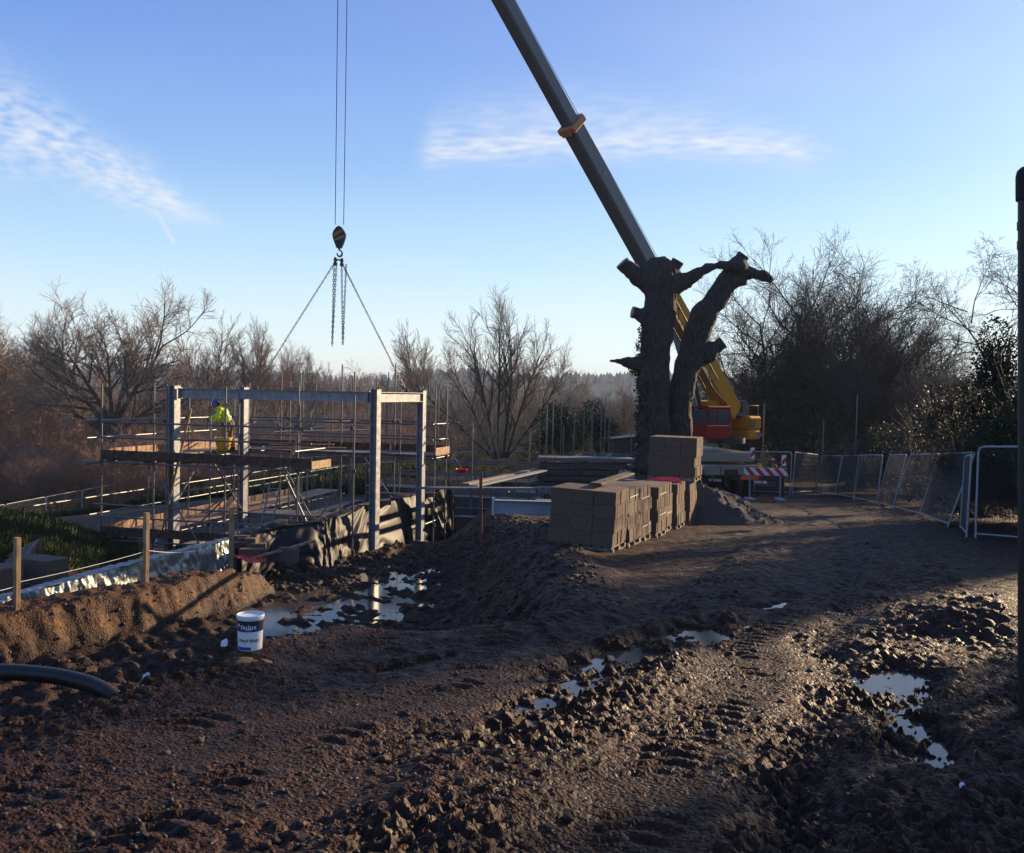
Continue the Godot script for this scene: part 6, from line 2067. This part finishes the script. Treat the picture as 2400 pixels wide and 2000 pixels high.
# ---------------------------------------------------------------- the worker
func make_worker() -> void:
	var feet := fr(1.0, 4.4, -1.84)
	var w := thing("person", "stooping worker in hi-vis yellow jacket and blue helmet on the upper lift", "person", feet)
	w.rotation.y = 0.12
	w.scale = Vector3.ONE * 0.94
	# facing left (-x), bent forward over the guard rail
	var hipL := Vector3(0.10, 0.84, 0.10)
	var hipR := Vector3(0.12, 0.84, -0.09)
	var kneeL := Vector3(-0.02, 0.46, 0.12)
	var kneeR := Vector3(0.14, 0.45, -0.10)
	var ankL := Vector3(0.04, 0.09, 0.12)
	var ankR := Vector3(0.24, 0.09, -0.11)
	var pel := Vector3(0.11, 0.88, 0.0)
	var chest := Vector3(-0.10, 1.22, 0.0)
	var neck := Vector3(-0.22, 1.36, 0.0)
	var head := Vector3(-0.32, 1.45, 0.0)
	var shL := Vector3(-0.16, 1.30, 0.19)
	var shR := Vector3(-0.16, 1.30, -0.19)
	var elL := Vector3(-0.18, 1.03, 0.27)
	var elR := Vector3(-0.34, 1.06, -0.24)
	var wrL := Vector3(-0.38, 0.93, 0.20)
	var wrR := Vector3(-0.55, 1.00, -0.16)
	var body := [[pel, chest, 0.14, 0.16], [chest, neck, 0.13, 0.07], [neck, head, 0.055, 0.07], [head, head + Vector3(-0.03, 0.03, 0), 0.1, 0.095], [head + Vector3(-0.09, -0.04, 0), head + Vector3(-0.12, -0.06, 0), 0.03, 0.015],
		[hipL, kneeL, 0.085, 0.06], [kneeL, ankL, 0.058, 0.04], [hipR, kneeR, 0.085, 0.06], [kneeR, ankR, 0.058, 0.04], [shL, elL, 0.052, 0.042], [elL, wrL, 0.042, 0.028], [shR, elR, 0.052, 0.042], [elR, wrR, 0.042, 0.028],
		[wrL, wrL + Vector3(-0.07, -0.03, 0), 0.033, 0.03], [wrR, wrR + Vector3(-0.07, -0.02, 0), 0.033, 0.03]]
	for q in [wrL, wrR]:
		for k in 4:
			var z := (k - 1.5) * 0.022
			var b0: Vector3 = q + Vector3(-0.085, -0.03, z)
			var b1 := b0 + Vector3(-0.035 - 0.005 * (k % 2), -0.012, 0)
			body.append([b0, b1, 0.0095, 0.009])
			body.append([b1, b1 + Vector3(-0.012, -0.03, 0), 0.009, 0.008])
		body.append([q + Vector3(-0.03, -0.02, 0.03), q + Vector3(-0.07, -0.05, 0.05), 0.011, 0.009])
	put("body", blob(body, 0.014, 0.03), M.skin, w)
	put("jacket", blob([[pel + Vector3(-0.03, 0.02, 0.06), chest + Vector3(0, 0, 0.05), 0.13, 0.15], [pel + Vector3(-0.03, 0.02, -0.06), chest + Vector3(0, 0, -0.05), 0.13, 0.15], [chest, neck, 0.17, 0.085], [shL, elL, 0.082, 0.066], [elL, wrL, 0.064, 0.05], [shR, elR, 0.082, 0.066], [elR, wrR, 0.064, 0.05]], 0.018, 0.05, noise(5.0, 2, 3), 0.014), M.hi_vis, w)
	put("trousers", blob([[pel, pel + Vector3(0.02, -0.06, 0), 0.15, 0.14], [hipL, kneeL, 0.105, 0.078], [kneeL, ankL, 0.076, 0.062], [hipR, kneeR, 0.105, 0.078], [kneeR, ankR, 0.076, 0.062]], 0.018, 0.04, noise(6.0, 2, 4), 0.012), M.brown_cloth, w)
	for q in [ankL, ankR]:
		put("boot", blob([[q + Vector3(0.02, -0.03, 0), q + Vector3(-0.13, -0.05, 0), 0.055, 0.045], [q, q + Vector3(0, 0.08, 0), 0.055, 0.055]], 0.014, 0.03), M.dark_metal, w)
	var mb := MB.new()
	var hb := Basis(Vector3.BACK, 0.35)
	mb.lathe(head + Vector3(-0.005, 0.035, 0), [Vector2(0.128, -0.01), Vector2(0.125, 0.02), Vector2(0.112, 0.075), Vector2(0.08, 0.115), Vector2(0.035, 0.135), Vector2(0, 0.138)], 24, hb)
	mb.ellipsoid(head + Vector3(-0.1, 0.0, 0), Vector3(0.09, 0.012, 0.085), hb, 6, 14)
	put("helmet", mb.mesh(), M.blue_plastic, w)
	put("hair", blob([[head + Vector3(0.05, -0.01, 0), head + Vector3(0.03, 0.04, 0), 0.085, 0.085]], 0.014, 0.03), M.dark_cloth, w)
	# dark vest front and reflective bands
	put("undershirt", blob([[chest + Vector3(-0.12, -0.02, 0.03), pel + Vector3(-0.12, 0.1, 0.03), 0.055, 0.06]], 0.016, 0.03), M.dark_cloth, w)
	mb = MB.new()
	for q in [[0.35, 0.165], [0.72, 0.17]]:
		var c := pel.lerp(chest, q[0])
		var dn := (chest - pel).normalized()
		mb.tube([c - dn * 0.025, c + dn * 0.025], [q[1], q[1]], 24, false)
	put("reflective_band", mb.mesh(), M.silver_tape, w)
	# yellow tub beside the worker's feet
	var tp := fr(1.17, 4.0, -1.83)
	var tb := thing("mixing_tub", "yellow plastic mixing tub at the worker's feet", "tub", tp)
	mb = MB.new()
	mb.lathe(Vector3.ZERO, [Vector2(0.0, 0.0), Vector2(0.18, 0.0), Vector2(0.255, 0.36), Vector2(0.275, 0.365), Vector2(0.275, 0.385), Vector2(0.24, 0.385), Vector2(0.17, 0.02), Vector2(0, 0.02)], 24)
	put("tub", mb.mesh(), M.yellow_plastic, tb)

# ---------------------------------------------------------------- far away
func make_distance() -> void:
	# wooded hill on the horizon and pale fields before it
	var mb := MB.new()
	var nz := noise(0.004, 3, 31)
	var cols := 260
	var rows := 16
	var vv := []
	for j in rows + 1:
		var d := lerpf(420.0, 1900.0, pow(float(j) / rows, 1.2))
		var row := PackedVector3Array()
		for k in cols + 1:
			var x := lerpf(-2000.0, 2000.0, float(k) / cols)
			var t := smoothstep(500.0, 1300.0, d)
			var y := -14.0 + t * (28.0 + 16.0 * nz.get_noise_2d(x, d) + 8.0 * smoothstep(-300, 400, x)) - 34.0 * smoothstep(1500.0, 1900.0, d)
			row.append(Vector3(x, y, -d))
		vv.append(row)
	for j in rows + 1:
		for k in cols + 1:
			mb.v.append(vv[j][k])
			var du: Vector3 = vv[j][mini(k + 1, cols)] - vv[j][maxi(k - 1, 0)]
			var dv: Vector3 = vv[mini(j + 1, rows)][k] - vv[maxi(j - 1, 0)][k]
			mb.n.append(du.cross(dv).normalized())
	for j in rows:
		for k in cols:
			var a := j * (cols + 1) + k
			var b := a + cols + 1
			mb.i.append_array([a, b, b + 1, a, b + 1, a + 1])
	tag(put("hill", mb.mesh(), M.far_field), "low hazy hill on the horizon", "", "", "structure")
	# conifer belt along the hill and hedgerows below it
	var cone := MB.new()
	cone.lathe(Vector3.ZERO, [Vector2(2.6, 0), Vector2(2.3, 4), Vector2(1.2, 8), Vector2(0.0, 11)], 6)
	var mm := MultiMesh.new()
	mm.transform_format = MultiMesh.TRANSFORM_3D
	mm.mesh = cone.mesh()
	var rng := RandomNumberGenerator.new()
	rng.seed = 8
	mm.instance_count = 2600
	for k in 2600:
		var x := rng.randf_range(-900, 900)
		var d := rng.randf_range(1080, 1300)
		if k > 2000:
			d = [560.0, 700.0, 820.0][k % 3] + rng.randf_range(-8, 8) + 40.0 * sin(x * 0.004)
		var t := smoothstep(500.0, 1300.0, d)
		var y := -14.0 + t * (28.0 + 16.0 * nz.get_noise_2d(x, d) + 8.0 * smoothstep(-300, 400, x))
		var s := rng.randf_range(0.7, 1.25) * (1.0 if k <= 2000 else 0.6)
		mm.set_instance_transform(k, Transform3D(Basis.IDENTITY.scaled(Vector3(s * 1.2, s, s * 1.2)), Vector3(x, y - 1.0, -d)))
	var w := MultiMeshInstance3D.new()
	w.multimesh = mm
	w.material_override = M.far_wood
	w.name = "far_wood"
	add_child(w)
	tag(w, "far-off dark wood along the hazy hill", "", "", "stuff")
	# lattice pylon
	var p := at(870, 922, 900)
	var py := thing("pylon", "faint lattice electricity pylon on the horizon above the beam", "pylon", p)
	mb = MB.new()
	var h := 900.0 / F * 48.0
	for sx in [-1, 1]:
		for sz in [-1, 1]:
			mb.tube([Vector3(sx * 2.6, 0, sz * 2.6), Vector3(sx * 0.9, h * 0.6, sz * 0.9), Vector3(0, h, 0)], [0.28, 0.22, 0.15], 4)
	for k in 7:
		var y0 := h * k / 8.0
		var r0 := lerpf(2.6, 0.6, k / 8.0)
		mb.tube([Vector3(-r0, y0, r0), Vector3(r0 * 0.8, y0 + h / 8.0, r0 * 0.8)], [0.14, 0.14], 4)
		mb.tube([Vector3(r0, y0, r0), Vector3(-r0 * 0.8, y0 + h / 8.0, r0 * 0.8)], [0.14, 0.14], 4)
	put("lattice", mb.mesh(), M.wire, py)
	mb = MB.new()
	for y in [0.66, 0.78, 0.9]:
		mb.tube([Vector3(-3.4, h * y, 0), Vector3(0, h * y + 0.5, 0), Vector3(3.4, h * y, 0)], [0.14, 0.3, 0.14], 4)
	put("cross_arms", mb.mesh(), M.wire, py)
	# low shed behind the precast planks
	p = at(1468, 1062, 50)
	var sh := thing("shed", "low dark timber shed behind the precast planks", "shed", p)
	put("wall", one_box(Vector3(1.5, 1.3, 2.0)), M.board_old, sh, Transform3D(Basis.IDENTITY, Vector3(0, 0.1, 0)))
	mb = MB.new()
	mb.box(Vector3(0, 0.85, 0), Vector3(1.8, 0.06, 2.3), Basis(Vector3.FORWARD, -0.12), 0.01)
	put("roof", mb.mesh(), M.dark_metal, sh)

func make_grass() -> void:
	var rng := RandomNumberGenerator.new()
	rng.seed = 66
	var tuft := MB.new()
	for k in 9:
		var a := rng.randf() * TAU
		var o := Vector3(cos(a), 0, sin(a)) * 0.04
		var t := Vector3(cos(a) * 0.11, rng.randf_range(0.14, 0.26), sin(a) * 0.11)
		var sd := Vector3(-sin(a), 0, cos(a)) * 0.008
		tuft.quad(o - sd, o + t * 0.6 - sd * 0.8 + Vector3(0, 0.03, 0), o + t, o + sd)
	var tm := tuft.mesh()
	for q in [["grass", "dark green grass on the mound behind the foil wall", 9000, -16.5, -9.6, 19.0, 28.0], ["grass", "green grass on the slope behind the scaffold", 14000, -26.0, -5.0, 44.0, 66.0]]:
		var mm := MultiMesh.new()
		mm.transform_format = MultiMesh.TRANSFORM_3D
		mm.mesh = tm
		var xs := []
		while xs.size() < q[2]:
			var x := rng.randf_range(q[3], q[4])
			var d := rng.randf_range(q[5], q[6])
			if d < 40.0 and pow((x + 12.6) / 3.6, 2.0) + pow((d - 23.0) / 4.2, 2.0) > 1.0:
				continue
			var s := rng.randf_range(0.7, 1.5) * (1.0 if d < 40 else 1.6)
			xs.append(Transform3D(Basis(Vector3.UP, rng.randf() * TAU).scaled(Vector3.ONE * s), on(x, d, -0.01)))
		mm.instance_count = xs.size()
		for k in xs.size():
			mm.set_instance_transform(k, xs[k])
		var g := MultiMeshInstance3D.new()
		g.multimesh = mm
		g.material_override = M.grass
		g.name = numbered(q[0])
		add_child(g)
		tag(g, q[1], "", "", "stuff")

# loose clods lying on the churned ground, far too many to count
func make_clods() -> void:
	var rng := RandomNumberGenerator.new()
	rng.seed = 31
	var nz := noise(1.6, 2, 55)
	var variants := []
	for v in 3:
		var mb := MB.new()
		mb.ellipsoid(Vector3.ZERO, Vector3(1, 0.75, 1), Basis.IDENTITY, 6, 9)
		for k in mb.v.size():
			mb.v[k] *= 1.0 + 1.1 * nz.get_noise_3dv(mb.v[k] * 0.9 + Vector3(v * 9, 0, 0))
		variants.append(mb.mesh())
	var areas := [[1000, -8.6, -4.6, 12.6, 19.8, 0.024], [1300, -4.5, 0.2, 3.2, 8.6, 0.013], [1500, -1.0, 4.4, 3.2, 11.0, 0.012], [1800, -5.5, -0.4, 19.5, 25.5, 0.045], [2600, -1.9, 1.2, 9.6, 24.0, 0.034]]
	var lbl := ["loose earth clods on the lit bank", "loose earth clods on the near mound", "small clods between the ruts of the track", "crumbled clods before the black sheet", "crumbled clods on the slope below the block packs"]
	for q in range(areas.size()):
		var a: Array = areas[q]
		var mm := MultiMesh.new()
		mm.transform_format = MultiMesh.TRANSFORM_3D
		mm.mesh = variants[q % 3]
		mm.instance_count = a[0]
		for k in a[0]:
			var x := rng.randf_range(a[1], a[2])
			var d := rng.randf_range(a[3], a[4])
			var s: float = a[5] * rng.randf_range(0.35, 1.0) * (1.0 + 1.2 * pow(rng.randf(), 6.0))
			var h := ground(x, d)
			mm.set_instance_transform(k, Transform3D(Basis.from_euler(Vector3(rng.randf() * 6, rng.randf() * 6, 0)).scaled(Vector3(s, s * 0.8, s)), Vector3(x, h + s * 0.15, -d)))
		var g := MultiMeshInstance3D.new()
		g.multimesh = mm
		g.material_override = M.clod
		g.name = numbered("clods")
		add_child(g)
		tag(g, lbl[q], "", "", "stuff")

	# pale stones and grit trodden into the mud
	var sm := MultiMesh.new()
	sm.transform_format = MultiMesh.TRANSFORM_3D
	sm.mesh = variants[0]
	sm.instance_count = 900
	for k in 900:
		var d := 3.2 + 16.0 * pow(rng.randf(), 1.7)
		var x := rng.randf_range(-0.62, 0.55) * d
		var s := rng.randf_range(0.004, 0.011) * (1.0 + 1.6 * pow(rng.randf(), 8.0)) * (1.0 + d * 0.03)
		sm.set_instance_transform(k, Transform3D(Basis.from_euler(Vector3(0, rng.randf() * 6, 0)).scaled(Vector3(s, s * 0.7, s)), Vector3(x, ground(x, d) + s * 0.3, -d)))
	var sg := MultiMeshInstance3D.new()
	sg.multimesh = sm
	sg.material_override = M.gravel
	sg.name = "stones"
	add_child(sg)
	tag(sg, "small pale stones scattered in the mud", "", "", "stuff")

func _ready() -> void:
	var cam := Camera3D.new()
	cam.name = "camera"
	add_child(cam)
	cam.fov = 48.0
	cam.near = 0.1
	cam.far = 6000.0
	cam.rotation_order = EULER_ORDER_YXZ
	cam.rotation = Vector3(deg_to_rad(-1.91), 0, deg_to_rad(1.1))
	cam.current = true
	eye = cam.basis
	var env := Environment.new()
	env.background_mode = Environment.BG_SKY
	var sky := Sky.new()
	var pm := PanoramaSkyMaterial.new()
	pm.panorama = make_sky()
	sky.sky_material = pm
	env.sky = sky
	env.tonemap_mode = Environment.TONE_MAPPER_LINEAR
	env.tonemap_exposure = EXPO
	env.sdfgi_enabled = true
	env.ssao_enabled = true
	env.ssil_enabled = true
	env.fog_enabled = FOG > 0.0
	env.fog_density = FOG
	env.fog_light_color = Color(0.80, 0.87, 0.95)
	var we := WorldEnvironment.new()
	we.name = "world_environment"
	we.environment = env
	add_child(we)
	var sun := DirectionalLight3D.new()
	sun.name = "sun"
	sun.light_energy = 1.6
	sun.light_color = Color(1.0, 0.87, 0.70)
	sun.light_angular_distance = 0.5
	sun.shadow_enabled = true
	add_child(sun)
	sun.look_at_from_position(sun_dir() * 50.0, Vector3.ZERO)

	n_big = noise(0.35, 3, 101)
	n_mid = noise(1.3, 3, 102)
	n_warp = noise(0.8, 2, 103)
	n_fine = noise(11.0, 3, 104)
	n_coarse = noise(4.2, 2, 107)
	n_clod = noise(9.0, 1, 105, FastNoiseLite.TYPE_CELLULAR)
	n_clod.cellular_return_type = FastNoiseLite.RETURN_DISTANCE2_SUB
	n_cell = noise(9.0, 1, 105, FastNoiseLite.TYPE_CELLULAR)
	n_cell.cellular_return_type = FastNoiseLite.RETURN_CELL_VALUE
	n_cell.cellular_jitter = 1.0
	n_clod.cellular_jitter = 1.0
	var t0 := Time.get_ticks_msec()
	for step in [make_materials, make_ground, make_puddles, make_distance, make_trees, make_dead_tree, make_walls, make_scaffold, make_frame, make_blocks, make_crane, make_fences, make_grass, make_clods, make_worker, make_small]:
		step.call()
		print(step.get_method(), " ", Time.get_ticks_msec() - t0)

const FOG := 0.0003
